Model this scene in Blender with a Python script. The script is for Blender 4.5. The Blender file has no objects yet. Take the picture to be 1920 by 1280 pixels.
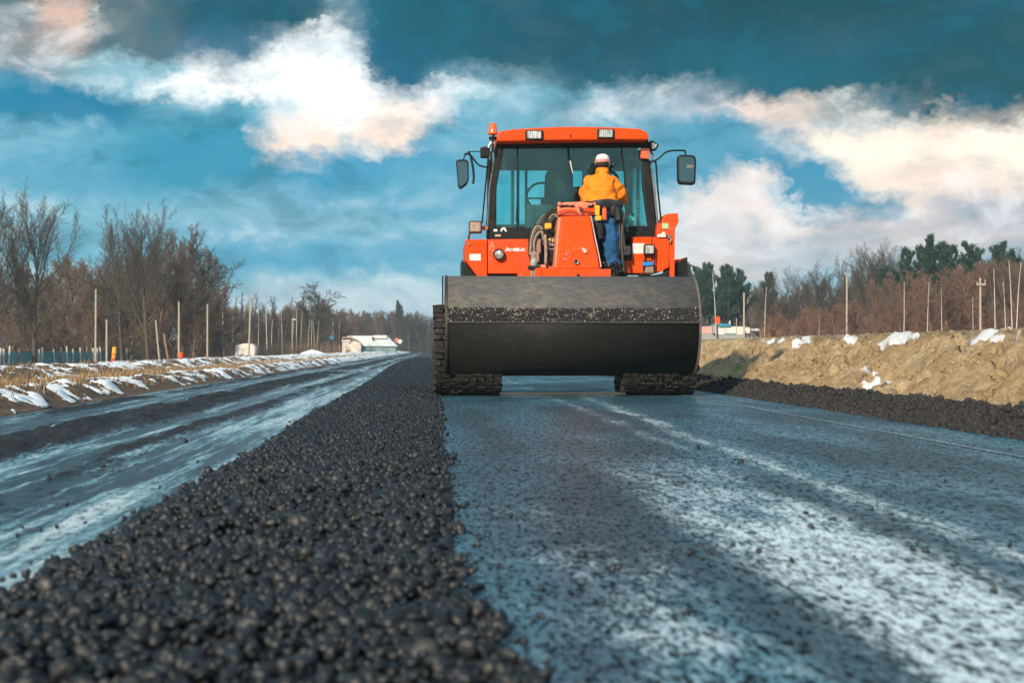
import bpy, bmesh, math, random
import numpy as np
from mathutils import Vector, Matrix, noise as mnoise
random.seed(7); RNG = np.random.default_rng(11)
S = bpy.context.scene
COL = S.collection
R = math.radians
# ------------------------------------------------------------------ camera
FP = 2667.0; CAMH = 0.49
YAW = math.atan(152/FP); PITCH = math.atan(15/FP)
cam_d = bpy.data.cameras.new('camera'); cam = bpy.data.objects.new('camera', cam_d); COL.objects.link(cam)
cam.location = (0, 0, CAMH)
cam.rotation_euler = (math.pi/2+PITCH, 0, -YAW)
cam_d.sensor_width = 36; cam_d.lens = FP/1920*36
cam_d.clip_end = 3000; cam_d.clip_start = 0.05
cam_d.dof.use_dof = True; cam_d.dof.focus_distance = 15.3; cam_d.dof.aperture_fstop = 5.0
S.camera = cam
RM = cam.rotation_euler.to_matrix()
def ray(px, py):
    return RM @ Vector(((px-960)/FP, (640-py)/FP, -1))
def at(px, py, Y):
    d = ray(px, py); t = Y/d.y
    return Vector((d.x*t, Y, CAMH+d.z*t))
def angs(px, py):
    d = ray(px, py).normalized()
    return math.degrees(math.atan2(d.x, d.y)), math.degrees(math.asin(d.z))
# ------------------------------------------------------------------ node helpers
class G:
    def __init__(s, nt):
        s.nt = nt; nt.nodes.clear()
    def n(s, t, **kw):
        nd = s.nt.nodes.new(t)
        for k, v in kw.items(): setattr(nd, k, v)
        return nd
    def put(s, sock, v):
        if hasattr(v, 'is_output'): s.nt.links.new(v, sock)
        else:
            if isinstance(v, (tuple, list)) and len(v) == 3 and sock.type == 'RGBA': v = (*v, 1)
            sock.default_value = v
    def m(s, op, a, b=0.0, c=None, clamp=False):
        nd = s.n('ShaderNodeMath', operation=op, use_clamp=clamp)
        s.put(nd.inputs[0], a); s.put(nd.inputs[1], b)
        if c is not None: s.put(nd.inputs[2], c)
        return nd.outputs[0]
    def add(s, a, b): return s.m('ADD', a, b)
    def sub(s, a, b): return s.m('SUBTRACT', a, b)
    def mul(s, a, b): return s.m('MULTIPLY', a, b)
    def step(s, x, a, b, lo=0.0, hi=1.0):
        nd = s.n('ShaderNodeMapRange', interpolation_type='SMOOTHSTEP')
        s.put(nd.inputs[0], x)
        for i, v in enumerate((a, b, lo, hi)): s.put(nd.inputs[i+1], v)
        return nd.outputs[0]
    def mix(s, f, a, b, mode='MIX'):
        nd = s.n('ShaderNodeMix', data_type='RGBA', blend_type=mode)
        s.put(nd.inputs[0], f); s.put(nd.inputs[6], a); s.put(nd.inputs[7], b)
        return nd.outputs[2]
    def noise(s, v, scale, detail=4.0, rough=0.55, dist=0.0, col=False):
        nd = s.n('ShaderNodeTexNoise')
        if v is not None: s.put(nd.inputs['Vector'], v)
        nd.inputs['Scale'].default_value = scale; nd.inputs['Detail'].default_value = detail
        nd.inputs['Roughness'].default_value = rough; nd.inputs['Distortion'].default_value = dist
        return nd.outputs['Color' if col else 'Fac']
    def voro(s, v, scale, feature='F1', out='Distance', rnd=1.0):
        nd = s.n('ShaderNodeTexVoronoi', feature=feature)
        if v is not None: s.put(nd.inputs['Vector'], v)
        nd.inputs['Scale'].default_value = scale; nd.inputs['Randomness'].default_value = rnd
        return nd.outputs[out]
    def sep(s, v):
        nd = s.n('ShaderNodeSeparateXYZ'); s.put(nd.inputs[0], v); return nd.outputs
    def comb(s, x, y, z):
        nd = s.n('ShaderNodeCombineXYZ')
        for i, v in enumerate((x, y, z)): s.put(nd.inputs[i], v)
        return nd.outputs[0]
    def scale(s, v, xyz):
        nd = s.n('ShaderNodeVectorMath', operation='MULTIPLY'); s.put(nd.inputs[0], v); nd.inputs[1].default_value = xyz
        return nd.outputs[0]
    def coord(s, k='Object'): return s.n('ShaderNodeTexCoord').outputs[k]
    def pos(s): return s.n('ShaderNodeNewGeometry').outputs['Position']
    def island(s): return s.n('ShaderNodeNewGeometry').outputs['Random Per Island']
    def attr(s, name): return s.n('ShaderNodeAttribute', attribute_name=name).outputs['Fac']
    def bump(s, h, strength=0.5, dist=0.01, prev=None):
        nd = s.n('ShaderNodeBump'); s.put(nd.inputs['Height'], h)
        s.put(nd.inputs['Strength'], strength); nd.inputs['Distance'].default_value = dist
        if prev is not None: s.put(nd.inputs['Normal'], prev)
        return nd.outputs[0]
    def pbsdf(s, **kw):
        nd = s.n('ShaderNodeBsdfPrincipled')
        for k, v in kw.items(): s.put(nd.inputs[k.replace('_', ' ')], v)
        return nd
    def out(s, sh, kind='ShaderNodeOutputMaterial'):
        o = s.n(kind); s.nt.links.new(sh, o.inputs[0]); return o
def srgb(r, g, b):
    f = lambda c: (c/255/12.92 if c/255 <= .04045 else ((c/255+.055)/1.055)**2.4)
    return (f(r), f(g), f(b))
MATS = {}
def mat(name, fn):
    if name in MATS: return MATS[name]
    m = bpy.data.materials.new(name); m.use_nodes = True
    g = G(m.node_tree); fn(g); MATS[name] = m
    return m
def dirty(name, col, col2=None, rough=.5, metal=0., sc=6., amt=.5, bump=.15, bsc=40., bd=.004, coat=0., spec=.5, lo=.45, hi=.7):
    """painted or bare surface with blotches of a second colour, varied gloss and a fine bump"""
    col2 = col2 or tuple(c*.5 for c in col)
    def fn(g):
        p = g.coord('Object')
        a = g.noise(p, sc, 6, .65); f = g.mul(g.step(a, lo, hi), amt)
        c = g.mix(f, col, col2)
        fine = g.noise(p, bsc, 5, .7)
        c = g.mix(g.mul(fine, .35), c, tuple(x*.55 for x in col))
        r = g.add(g.mul(f, .25), g.add(rough-.1, g.mul(fine, .2)))
        b = g.pbsdf(Base_Color=c, Roughness=r, Metallic=metal, Coat_Weight=coat, Specular_IOR_Level=spec, Normal=g.bump(fine, bump, bd))
        g.out(b.outputs[0])
    return mat(name, fn)
# ------------------------------------------------------------------ object helpers
def tag(o, label=None, cat=None, group=None, kind=None):
    if label: o['label'] = label
    if cat: o['category'] = cat
    if group: o['group'] = group
    if kind: o['kind'] = kind
    return o
def empty(name, loc, label, cat, group=None):
    o = bpy.data.objects.new(name, None); COL.objects.link(o); o.location = loc; o.empty_display_size = .1
    return tag(o, label, cat, group)
def link(name, me, m, parent=None, smooth=False, label=None):
    """links mesh me (world coordinates) as one object, under parent if given"""
    if m: me.materials.append(m)
    if smooth: me.polygons.foreach_set('use_smooth', [True]*len(me.polygons))
    o = bpy.data.objects.new(name, me); COL.objects.link(o)
    if parent is not None:
        o.parent = parent; 
        pl = Vector((0, 0, 0)); q = parent
        while q is not None: pl += q.location; q = q.parent
        me.transform(Matrix.Translation(-pl))
    if label: o['label'] = label
    return o
def obj(name, bm, m, parent=None, smooth=False, label=None):
    me = bpy.data.meshes.new(name); bmesh.ops.recalc_face_normals(bm, faces=bm.faces); bm.to_mesh(me); bm.free()
    return link(name, me, m, parent, smooth, label)
def npmesh(name, V, F, m=None, parent=None, smooth=True, attrs=None):
    """V (n,3) and F (k,3 or 4) arrays -> mesh object"""
    me = bpy.data.meshes.new(name)
    V = np.asarray(V, np.float32); F = np.asarray(F, np.int32); k = F.shape[1]
    me.vertices.add(len(V)); me.vertices.foreach_set('co', V.ravel())
    me.loops.add(F.size); me.loops.foreach_set('vertex_index', F.ravel())
    me.polygons.add(len(F)); me.polygons.foreach_set('loop_start', np.arange(0, F.size, k, dtype=np.int32))
    me.polygons.foreach_set('loop_total', np.full(len(F), k, np.int32))
    if attrs:
        for an, av in attrs.items():
            at_ = me.attributes.new(an, 'FLOAT', 'POINT'); at_.data.foreach_set('value', np.asarray(av, np.float32).ravel())
    me.update(calc_edges=True)
    return link(name, me, m, parent, smooth)
def box(bm, c, s, rot=None, bev=0.0, seg=2):
    M = Matrix.Translation(c) @ (rot.to_4x4() if rot is not None else Matrix.Identity(4)) @ Matrix.Diagonal((*s, 1))
    t = bmesh.new(); bmesh.ops.create_cube(t, size=1, matrix=M)
    if bev: bmesh.ops.bevel(t, geom=t.edges[:], offset=bev, segments=seg, affect='EDGES', profile=.6)
    join(bm, t)
def join(bm, t):
    me = bpy.data.meshes.new('tmp'); t.to_mesh(me); t.free(); bm.from_mesh(me); bpy.data.meshes.remove(me)
def tube(bm, pts, r, seg=8, r2=None, cap=True):
    """swept tube through pts"""
    pts = [Vector(p) for p in pts]; n = len(pts); rings = []
    up = Vector((0, 0, 1)); prev = None
    for i, p in enumerate(pts):
        d = (pts[min(i+1, n-1)]-pts[max(i-1, 0)]).normalized()
        if prev is None:
            a = d.cross(up); a = a if a.length > 1e-3 else d.cross(Vector((1, 0, 0)))
        else: a = prev-d*prev.dot(d)
        a.normalize(); b = d.cross(a); prev = a
        rr = r if r2 is None else r+(r2-r)*i/max(1, n-1)
        rings.append([bm.verts.new(p+(a*math.cos(2*math.pi*k/seg)+b*math.sin(2*math.pi*k/seg))*rr) for k in range(seg)])
    for i in range(n-1):
        for k in range(seg):
            bm.faces.new((rings[i][k], rings[i][(k+1) % seg], rings[i+1][(k+1) % seg], rings[i+1][k]))
    if cap: bm.faces.new(rings[0]); bm.faces.new(rings[-1][::-1])
def curve(pts, n=8):
    """Catmull-Rom through pts"""
    P = [Vector(p) for p in pts]; P = [P[0]*2-P[1]]+P+[P[-1]*2-P[-2]]; out = []
    for i in range(1, len(P)-2):
        for k in range(n):
            t = k/n; a, b, c, d = P[i-1:i+3]
            out.append(.5*((2*b)+(c-a)*t+(2*a-5*b+4*c-d)*t*t+(3*b-a-3*c+d)*t**3))
    return out+[P[-2]]
def lathe(bm, c, axis, prof, seg=24, ang0=0, ang1=2*math.pi):
    """prof: list of (offset along axis, radius); axis 'x','y','z'"""
    full = abs(ang1-ang0-2*math.pi) < 1e-6; rows = []
    A = {'x': (Vector((1, 0, 0)), Vector((0, 1, 0)), Vector((0, 0, 1))), 'y': (Vector((0, 1, 0)), Vector((1, 0, 0)), Vector((0, 0, 1))), 'z': (Vector((0, 0, 1)), Vector((1, 0, 0)), Vector((0, 1, 0)))}[axis]
    for o, r in prof:
        rows.append([bm.verts.new(Vector(c)+A[0]*o+(A[1]*math.cos(t)+A[2]*math.sin(t))*max(r, 1e-4)) for t in [ang0+(ang1-ang0)*k/seg for k in range(seg if full else seg+1)]])
    for i in range(len(rows)-1):
        m_ = len(rows[0])
        for k in range(m_ if full else m_-1):
            bm.faces.new((rows[i][k], rows[i][(k+1) % m_], rows[i+1][(k+1) % m_], rows[i+1][k]))
def slab(poly, Y, dep, bev=.012, bm=None, lean=0.0, seg=2):
    """outline poly measured at distance Y (front face), given real thickness dep; lean pushes the top back"""
    P = [at(x, y, Y) for x, y in poly]
    z0 = min(p.z for p in P); z1 = max(p.z for p in P)
    t = bmesh.new()
    vs = [t.verts.new(p+Vector((0, lean*(p.z-z0)/(z1-z0), 0))) for p in P]
    f = t.faces.new(vs)
    r = bmesh.ops.extrude_face_region(t, geom=[f])
    bmesh.ops.translate(t, verts=[v for v in r['geom'] if isinstance(v, bmesh.types.BMVert)], vec=(0, dep, 0))
    bmesh.ops.recalc_face_normals(t, faces=t.faces)
    if bev: bmesh.ops.bevel(t, geom=t.edges[:], offset=bev, segments=seg, affect='EDGES', profile=.6, clamp_overlap=True)
    if bm is None: return t
    join(bm, t); return bm
# numpy fractal value noise
def _h(ix, iy, s):
    n = (ix*374761393+iy*668265263+s*974634777) & 0xffffffff
    n = ((n ^ (n >> 13))*1274126177) & 0xffffffff
    return ((n ^ (n >> 16)) & 0xffff)/65535.0
def vnoise(x, y, s=0):
    x = np.asarray(x, float); y = np.asarray(y, float)
    ix = np.floor(x).astype(np.int64); iy = np.floor(y).astype(np.int64); fx = x-ix; fy = y-iy
    fx = fx*fx*(3-2*fx); fy = fy*fy*(3-2*fy)
    a = _h(ix, iy, s); b = _h(ix+1, iy, s); c = _h(ix, iy+1, s); d = _h(ix+1, iy+1, s)
    return (a*(1-fx)+b*fx)*(1-fy)+(c*(1-fx)+d*fx)*fy
def fbm(x, y, s=0, o=5, g=.5, l=2.03):
    v = 0; a = 1; t = 0
    for i in range(o):
        v = v+a*vnoise(x, y, s+i*17); t += a; a *= g; x = x*l+3.7; y = y*l+1.3
    return v/t
def sm(x, a, b):
    t = np.clip((x-a)/(b-a), 0, 1); return t*t*(3-2*t)
def grid(X, Y, Z):
    """arrays (ny,nx)"""
    ny, nx = X.shape; V = np.stack([X, Y, Z], -1).reshape(-1, 3)
    i = np.arange(ny*nx).reshape(ny, nx)
    F = np.stack([i[:-1, :-1], i[:-1, 1:], i[1:, 1:], i[1:, :-1]], -1).reshape(-1, 4)
    return V, F
def ysteps(y0, y1, d0, k):
    out = [y0]
    while out[-1] < y1: out.append(out[-1]+max(d0, k*(out[-1]-y0+ .0)))
    return np.array(out)
# ------------------------------------------------------------------ world: Nishita sky under a broken winter cloud deck
SUN_EL, SUN_AZ = 27.0, 208.0        # azimuth clockwise from +Y (behind the viewer, to the left)
def sky_tone(az, el, W, PK, DT):
    """colour of the cloud deck in the direction (az, el) in degrees, without its ragged detail (numpy arrays)"""
    stops = [(-2, (150, 188, 202)), (.8, (168, 198, 210)), (2.2, (150, 196, 210)), (3.4, (98, 172, 196)), (5.2, (122, 180, 198)), (7.5, (98, 168, 190)), (9.5, (80, 158, 182)), (12.5, (30, 120, 150)), (16, (40, 112, 134)), (30, (95, 135, 150))]
    c = np.stack([np.interp(el, [q[0] for q in stops], [srgb(*q[1])[k] for q in stops]) for k in range(3)], -1)
    for px, py, rx, ry, col, o in SKY_BLOBS(W, PK, DT):
        a0, e0 = angs(px, py); dx = (az-a0)/1.0; dy = (el-e0)/1.0; r = R(o.get('rot', 0))
        dx, dy = dx*math.cos(r)+dy*math.sin(r), dy*math.cos(r)-dx*math.sin(r)
        q = np.sqrt((dx/(rx/46.5))**2+(dy/(ry/46.5))**2); soft = o.get('soft', .5)*.8
        f = ((1-sm(q, 1-soft, 1+soft))*o.get('alpha', 1.0))[..., None]
        c = c*(1-f)+np.array(srgb(*col))*f
    return c
def build_world():
    w = bpy.data.worlds.new('World'); S.world = w; w.use_nodes = True
    w.cycles.sampling_method = 'MANUAL'; w.cycles.sample_map_resolution = 256
    g = G(w.node_tree)
    sky = g.n('ShaderNodeTexSky', sky_type='NISHITA', sun_disc=False)
    sky.sun_elevation = R(SUN_EL); sky.sun_rotation = R(SUN_AZ); sky.ozone_density = 2.0
    base = g.mix(1.0, sky.outputs[0], (.1, .1, .1), 'MULTIPLY')
    d = g.coord('Generated'); x, y, z = g.sep(d)
    az = g.mul(g.m('ARCTAN2', x, y), 57.2958); el = g.mul(g.m('ARCSINE', z), 57.2958)
    P = g.comb(az, g.mul(el, 1.35), 0.0)
    a1 = g.sep(g.noise(P, .42, 8, .71, col=True)); n2 = g.noise(g.comb(az, g.mul(el, 1.8), 3.3), .34, 8, .60, 0.4)
    wa = g.add(az, g.mul(g.sub(a1[0], .5), 3.6)); we = g.add(el, g.mul(g.sub(a1[1], .5), 3.0))
    # the cloud deck: bands of elevation, each a ramp over azimuth, blended
    A0, AM, A1 = -21.0, .5, 22.0; E0, E1, NR, NS = -.4, 14.8, 24, 31
    els = np.linspace(E0, E1, NR); v = g.mul(g.sub(we, E0), (NR-1)/(E1-E0))
    c = None; tl = g.m('DIVIDE', g.sub(wa, A0), AM-A0, clamp=True); tr = g.m('DIVIDE', g.sub(wa, AM), A1-AM, clamp=True); side = g.m('GREATER_THAN', wa, AM)
    for i, e in enumerate(els):
        cc = []
        for lo, hi, t in ((A0, AM, tl), (AM, A1, tr)):
            az_ = np.linspace(lo, hi, NS); row = sky_tone(az_, np.full(NS, e), (250, 253, 253), (252, 226, 208), (0, 80, 98))
            nd = g.n('ShaderNodeValToRGB'); q = nd.color_ramp; q.elements.remove(q.elements[1])
            q.elements[0].position = 0; q.elements[0].color = (*row[0], 1)
            for k in range(1, NS):
                s_ = q.elements.new(k/(NS-1)); s_.color = (*row[k], 1)
            g.put(nd.inputs[0], t); cc.append(nd.outputs[0])
        r = g.mix(side, cc[0], cc[1])
        c = r if c is None else g.mix(g.m('SUBTRACT', v, float(i-1), clamp=True), c, r)
    lum = g.sep(c)[0]
    c = g.mix(g.mul(g.step(n2, .48, .66, 0, .42), g.step(lum, .02, .26, .03, 1)), c, (.92, .96, .97))
    c = g.mix(g.step(n2, .50, .34, 0, .42), c, g.mix(g.step(lum, .25, .7), srgb(0, 100, 126), srgb(150, 176, 186)))
    # behind and overhead: thin bright broken cloud over the Nishita sky
    far = g.m('MAXIMUM', g.step(y, .88, .55), g.step(el, 17.0, 34.0))
    c = g.mix(far, c, g.mix(g.step(a1[2], .35, .65), base, (.36, .56, .66)))
    c = g.mix(.004, c, base, 'ADD')
    bg = g.n('ShaderNodeBackground'); g.put(bg.inputs[0], c); bg.inputs[1].default_value = 1.06
    g.out(bg.outputs[0], 'ShaderNodeOutputWorld')
def SKY_BLOBS(W, PK, DT):
    S5 = dict(soft=.5)
    return [
     (150, 130, 330, 50, (112, 174, 196), dict(alpha=.8, soft=.7)),
     (190, 50, 250, 105, (80, 104, 112), dict(alpha=.95, soft=.45)),
     (125, 35, 38, 60, (214, 180, 164), dict(alpha=1, soft=.7, rot=14)),
     (75, 105, 62, 36, (164, 152, 148), dict(alpha=.85, soft=.8)),
     (45, 55, 55, 40, (130, 142, 148), dict(alpha=.7, soft=.8)),
     (110, 208, 170, 36, (0, 118, 156), dict(alpha=1, soft=.45)),
     (20, 190, 60, 60, (0, 124, 160), dict(alpha=.8, soft=.6)),
     (100, 275, 280, 40, (116, 176, 198), dict(alpha=.75, soft=.7)),
     (400, 300, 210, 70, (20, 138, 170), dict(alpha=.9, soft=.6)),
     (120, 330, 180, 40, (60, 150, 184), dict(alpha=.7, soft=.7)),
     (240, 395, 240, 36, (104, 172, 196), dict(alpha=.6, soft=.7)),
     (560, 405, 260, 48, (122, 176, 200), dict(alpha=.75, soft=.6)),
     (700, 430, 120, 40, (134, 184, 204), dict(alpha=.7, soft=.7)),
     (560, 482, 320, 32, (62, 156, 192), dict(alpha=.9, soft=.6)),
     (650, 572, 440, 28, (178, 200, 212), dict(alpha=.9, soft=.7)),
     # white break
     (300, 145, 200, 26, (150, 198, 214), dict(alpha=.8, soft=.6)),
     (380, 172, 100, 24, W, dict(alpha=1, soft=.35)),
     (450, 120, 100, 58, W, dict(soft=.3)),
     (580, 120, 130, 92, W, dict(soft=.3)),
     (650, 195, 150, 56, W, dict(soft=.35)),
     (650, 40, 26, 70, (200, 222, 228), dict(alpha=.8, soft=.7)),
     (820, 190, 170, 38, W, dict(soft=.35, rot=8)),
     (940, 150, 130, 34, (176, 210, 220), dict(alpha=.9, soft=.6)),
     (560, 262, 66, 44, PK, dict(alpha=1, soft=.4)),
     (755, 242, 110, 38, PK, dict(alpha=1, soft=.4)),
     (465, 196, 80, 16, (100, 168, 190), dict(alpha=.9, soft=.6)),
     (400, 230, 120, 24, (90, 162, 190), dict(alpha=.7, soft=.7)),
     # grey blue bodies right of the break
     (905, 275, 125, 78, (92, 164, 190), dict(soft=.25)),
     (1060, 215, 160, 60, (108, 168, 190), dict(alpha=.95, soft=.4)),
     (690, 318, 220, 30, (62, 150, 186), dict(alpha=.9, soft=.6)),
     (640, 340, 90, 26, (26, 136, 176), dict(alpha=.7, soft=.7)),
     (850, 360, 200, 46, (80, 160, 190), dict(alpha=.8, soft=.6)),
     (860, 450, 180, 40, (104, 172, 198), dict(alpha=.8, soft=.7)),
     # right hand sunlit clouds
     (1330, 200, 240, 32, (190, 194, 200), dict(alpha=1, soft=.6)),
     (1240, 240, 90, 40, (116, 168, 190), dict(alpha=.9, soft=.6)),
     (1480, 205, 85, 30, (244, 220, 206), dict(alpha=1, soft=.4)),
     (1780, 275, 350, 110, (244, 220, 203), dict(soft=.25)),
     (1620, 275, 105, 85, (255, 240, 220), dict(soft=.4)),
     (1860, 290, 110, 50, (255, 241, 222), dict(soft=.7)),
     (1745, 220, 70, 30, (255, 236, 216), dict(alpha=.8, soft=.6)),
     (1560, 225, 40, 26, (160, 180, 190), dict(alpha=.8, soft=.7)),
     (1650, 205, 60, 18, (180, 190, 196), dict(alpha=.7, soft=.7)),
     (1730, 330, 90, 26, (214, 196, 190), dict(alpha=.6, soft=.8)),
     (1640, 430, 420, 62, (200, 192, 194), dict(alpha=.95, soft=.6)),
     (1860, 385, 120, 26, (168, 176, 190), dict(alpha=.85, soft=.7)),
     (1700, 362, 110, 26, (250, 230, 212), dict(alpha=.9, soft=.6)),
     (1350, 290, 160, 66, (70, 150, 180), dict(alpha=.9, soft=.35)),
     (1480, 348, 130, 54, (56, 142, 176), dict(soft=.3, rot=-16)),
     (1620, 386, 70, 15, (84, 150, 180), dict(alpha=.9, soft=.5)),
     (1400, 402, 130, 38, (236, 224, 218), dict(alpha=1, soft=.4, rot=-16)),
     (1405, 342, 42, 24, (240, 226, 218), dict(alpha=1, soft=.4)),
     (1330, 440, 90, 44, (214, 212, 214), dict(alpha=.9, soft=.6)),
     (1350, 505, 140, 34, (226, 210, 206), dict(alpha=.8, soft=.6)),
     (1500, 470, 120, 24, (176, 190, 202), dict(alpha=.7, soft=.7)),
     # dark top deck
     (480, 20, 165, 56, DT, dict(soft=.4)),
     (420, 88, 80, 48, (0, 92, 122), dict(alpha=.95, soft=.5)),
     (820, 40, 170, 115, (0, 104, 134), dict(soft=.35)),
     (745, 118, 66, 58, (0, 92, 122), dict(soft=.4)),
     (1250, 25, 560, 135, (0, 82, 100), dict(soft=.25)),
     (1630, 95, 340, 96, (0, 86, 104), dict(soft=.22)),
     (1870, 125, 200, 88, (0, 76, 90), dict(soft=.3)),
     (1500, 10, 300, 60, (0, 62, 74), dict(alpha=.7, soft=.8)),
     (1150, 60, 160, 50, (0, 68, 84), dict(alpha=.6, soft=.8)),
    ]
def build_sun():
    l = bpy.data.lights.new('sun', 'SUN'); l.energy = 4.8; l.angle = R(1.5); l.color = (1.0, .86, .66)
    o = bpy.data.objects.new('sun', l); COL.objects.link(o)
    a, e = R(SUN_AZ), R(SUN_EL)
    v = Vector((math.sin(a)*math.cos(e), math.cos(a)*math.cos(e), math.sin(e)))
    o.rotation_euler = v.to_track_quat('Z', 'Y').to_euler(); o.location = v*40
build_world(); build_sun()
vs = S.view_settings; vs.view_transform = 'Standard'; vs.look = 'None'; vs.exposure = .22; vs.gamma = 1
# ------------------------------------------------------------------ materials of the setting
C_FIELD = srgb(150, 122, 84)
def m_field(g):
    p = g.pos(); a = g.noise(p, .35, 6, .6); b = g.noise(p, 3.0, 6, .7); f = g.noise(g.scale(p, (1, .4, 1)), 22, 5, .7)
    c = g.mix(g.step(a, .35, .65), (.16, .115, .060), (.24, .18, .10)); c = g.mix(g.step(b, .45, .7, 0, .8), c, (.075, .055, .035))
    sn = g.mul(g.step(g.noise(g.scale(p, (1, .35, 1)), .22, 5, .6), .60, .64), .9); c = g.mix(sn, c, (.72, .76, .80))
    g.out(g.pbsdf(Base_Color=c, Roughness=.95, Normal=g.bump(g.add(f, b), .6, .05)).outputs[0])
def m_asphalt(g):
    p = g.pos(); x, y, z = g.sep(p); pl = g.scale(p, (1, .30, 1))
    grain = g.noise(pl, 80, 4, .80); g2 = g.noise(pl, 31, 6, .75); g3 = g.noise(p, 150, 2, .7); big = g.noise(g.scale(p, (1, .16, 1)), 2.2, 6, .62); patch = g.noise(g.scale(p, (1, .5, 1)), 1.1, 5, .6)
    gr = g.add(g.mul(grain, .6), g.mul(g2, .4))
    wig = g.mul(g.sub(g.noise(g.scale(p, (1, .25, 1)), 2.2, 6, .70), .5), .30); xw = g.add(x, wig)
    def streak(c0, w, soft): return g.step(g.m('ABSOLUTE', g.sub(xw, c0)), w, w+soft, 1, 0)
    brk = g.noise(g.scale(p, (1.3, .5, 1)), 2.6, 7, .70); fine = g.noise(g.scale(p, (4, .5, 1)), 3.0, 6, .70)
    # bright wet sheen painted into the colour as pale slush-like bands
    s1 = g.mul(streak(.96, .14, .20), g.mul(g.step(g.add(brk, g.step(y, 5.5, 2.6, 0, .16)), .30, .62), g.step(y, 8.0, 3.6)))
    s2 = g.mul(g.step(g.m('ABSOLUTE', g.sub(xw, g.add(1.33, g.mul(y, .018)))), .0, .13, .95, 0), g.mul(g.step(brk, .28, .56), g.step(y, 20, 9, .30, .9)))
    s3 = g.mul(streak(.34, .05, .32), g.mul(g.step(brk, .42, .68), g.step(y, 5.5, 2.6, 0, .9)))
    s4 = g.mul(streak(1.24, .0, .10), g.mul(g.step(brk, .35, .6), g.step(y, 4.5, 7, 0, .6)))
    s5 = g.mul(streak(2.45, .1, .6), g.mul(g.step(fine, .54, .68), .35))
    sheen = g.m('MAXIMUM', g.m('MAXIMUM', s1, s2), g.m('MAXIMUM', g.m('MAXIMUM', s3, s4), s5))
    sheen = g.mul(sheen, g.step(g.add(gr, g.mul(fine, .25)), g.add(.60, g.mul(sheen, .09)), g.add(.54, g.mul(sheen, .03)), .04, 1))
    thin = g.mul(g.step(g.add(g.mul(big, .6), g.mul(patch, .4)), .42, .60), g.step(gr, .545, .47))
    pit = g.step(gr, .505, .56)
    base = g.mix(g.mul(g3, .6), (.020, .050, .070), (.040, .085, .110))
    base = g.mix(g.mul(thin, .75), base, (.070, .25, .35))  # bluish sky sheen painted into the base colour
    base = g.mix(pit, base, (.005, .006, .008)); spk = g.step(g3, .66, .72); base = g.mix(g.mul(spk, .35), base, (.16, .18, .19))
    base = g.mix(sheen, base, (.66, .80, .86))
    rough = g.m('ADD', g.mul(pit, .35), g.sub(.40, g.mul(thin, .12)), clamp=True)
    b = g.pbsdf(Base_Color=base, Roughness=g.mix(sheen, rough, (.6, .6, .6)), Specular_IOR_Level=g.sub(.62, g.mul(pit, .60)), Normal=g.bump(g.add(gr, g.mul(g3, .3)), -.9, .010))
    g.out(b.outputs[0])
def m_mud(g):
    p = g.pos(); wet = g.attr('wet'); ice = g.attr('ice')
    a = g.noise(p, 14, 6, .7); b = g.noise(g.scale(p, (3, .7, 1)), 4, 6, .65); sp = g.noise(g.scale(p, (1, .3, 1)), 48, 4, .8)
    st = g.noise(g.scale(p, (5, .18, 1)), 1.9, 7, .66); st2 = g.noise(g.scale(p, (14, .55, 1)), 2.2, 7, .74)
    base = g.mix(g.step(b, .35, .7), (.008, .009, .011), (.032, .034, .038)); base = g.mix(g.step(sp, .55, .66, 0, .5), base, (.075, .072, .070))
    q = g.add(g.add(g.mul(st, .62), g.mul(st2, .38)), g.mul(g.sub(ice, .4), .13))
    fr = g.mul(g.step(q, .474, .54), g.step(sp, .60, .50, .03, 1)); fr = g.mul(fr, g.step(wet, .12, .45))
    base = g.mix(fr, base, g.mix(g.step(g.add(q, g.mul(g.sub(a, .5), .2)), .52, .66), (.16, .33, .40), (.68, .80, .84)))
    w2 = g.step(g.add(wet, g.mul(g.sub(a, .5), .8)), .40, .62)
    rough = g.add(g.mul(w2, -.40), g.add(.58, g.mul(sp, .15)))
    nrm = g.bump(g.add(g.add(a, g.mul(sp, .7)), g.mul(st2, 1.2)), g.sub(.85, g.mul(w2, .45)), .022)
    g.out(g.pbsdf(Base_Color=base, Roughness=rough, Specular_IOR_Level=g.sub(.5, g.mul(g.step(sp, .50, .60), .4)), Normal=nrm).outputs[0])
def m_sand(g):
    p = g.pos(); dark = g.attr('dark'); snow = g.attr('snow')
    a = g.noise(p, 2.2, 6, .65); b = g.noise(p, 12, 6, .72); c_ = g.noise(p, 60, 4, .75)
    base = g.mix(g.step(a, .35, .68), (.47, .32, .16), (.68, .50, .30)); base = g.mix(g.step(b, .42, .70, 0, .6), base, (.22, .145, .075))
    base = g.mix(g.step(c_, .5, .8, 0, .4), base, (.72, .58, .40))
    base = g.mix(g.step(g.add(dark, g.mul(g.sub(b, .5), .6)), .35, .65), base, (.045, .034, .026))
    sn = g.step(g.add(g.add(snow, g.mul(g.sub(b, .5), 1.0)), g.mul(g.sub(c_, .5), .7)), .50, .66); base = g.mix(sn, base, (.60, .63, .66))
    g.out(g.pbsdf(Base_Color=base, Roughness=.92, Normal=g.bump(g.add(g.mul(b, 1.2), g.mul(c_, .5)), g.sub(1.0, g.mul(sn, .6)), .06)).outputs[0])
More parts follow.
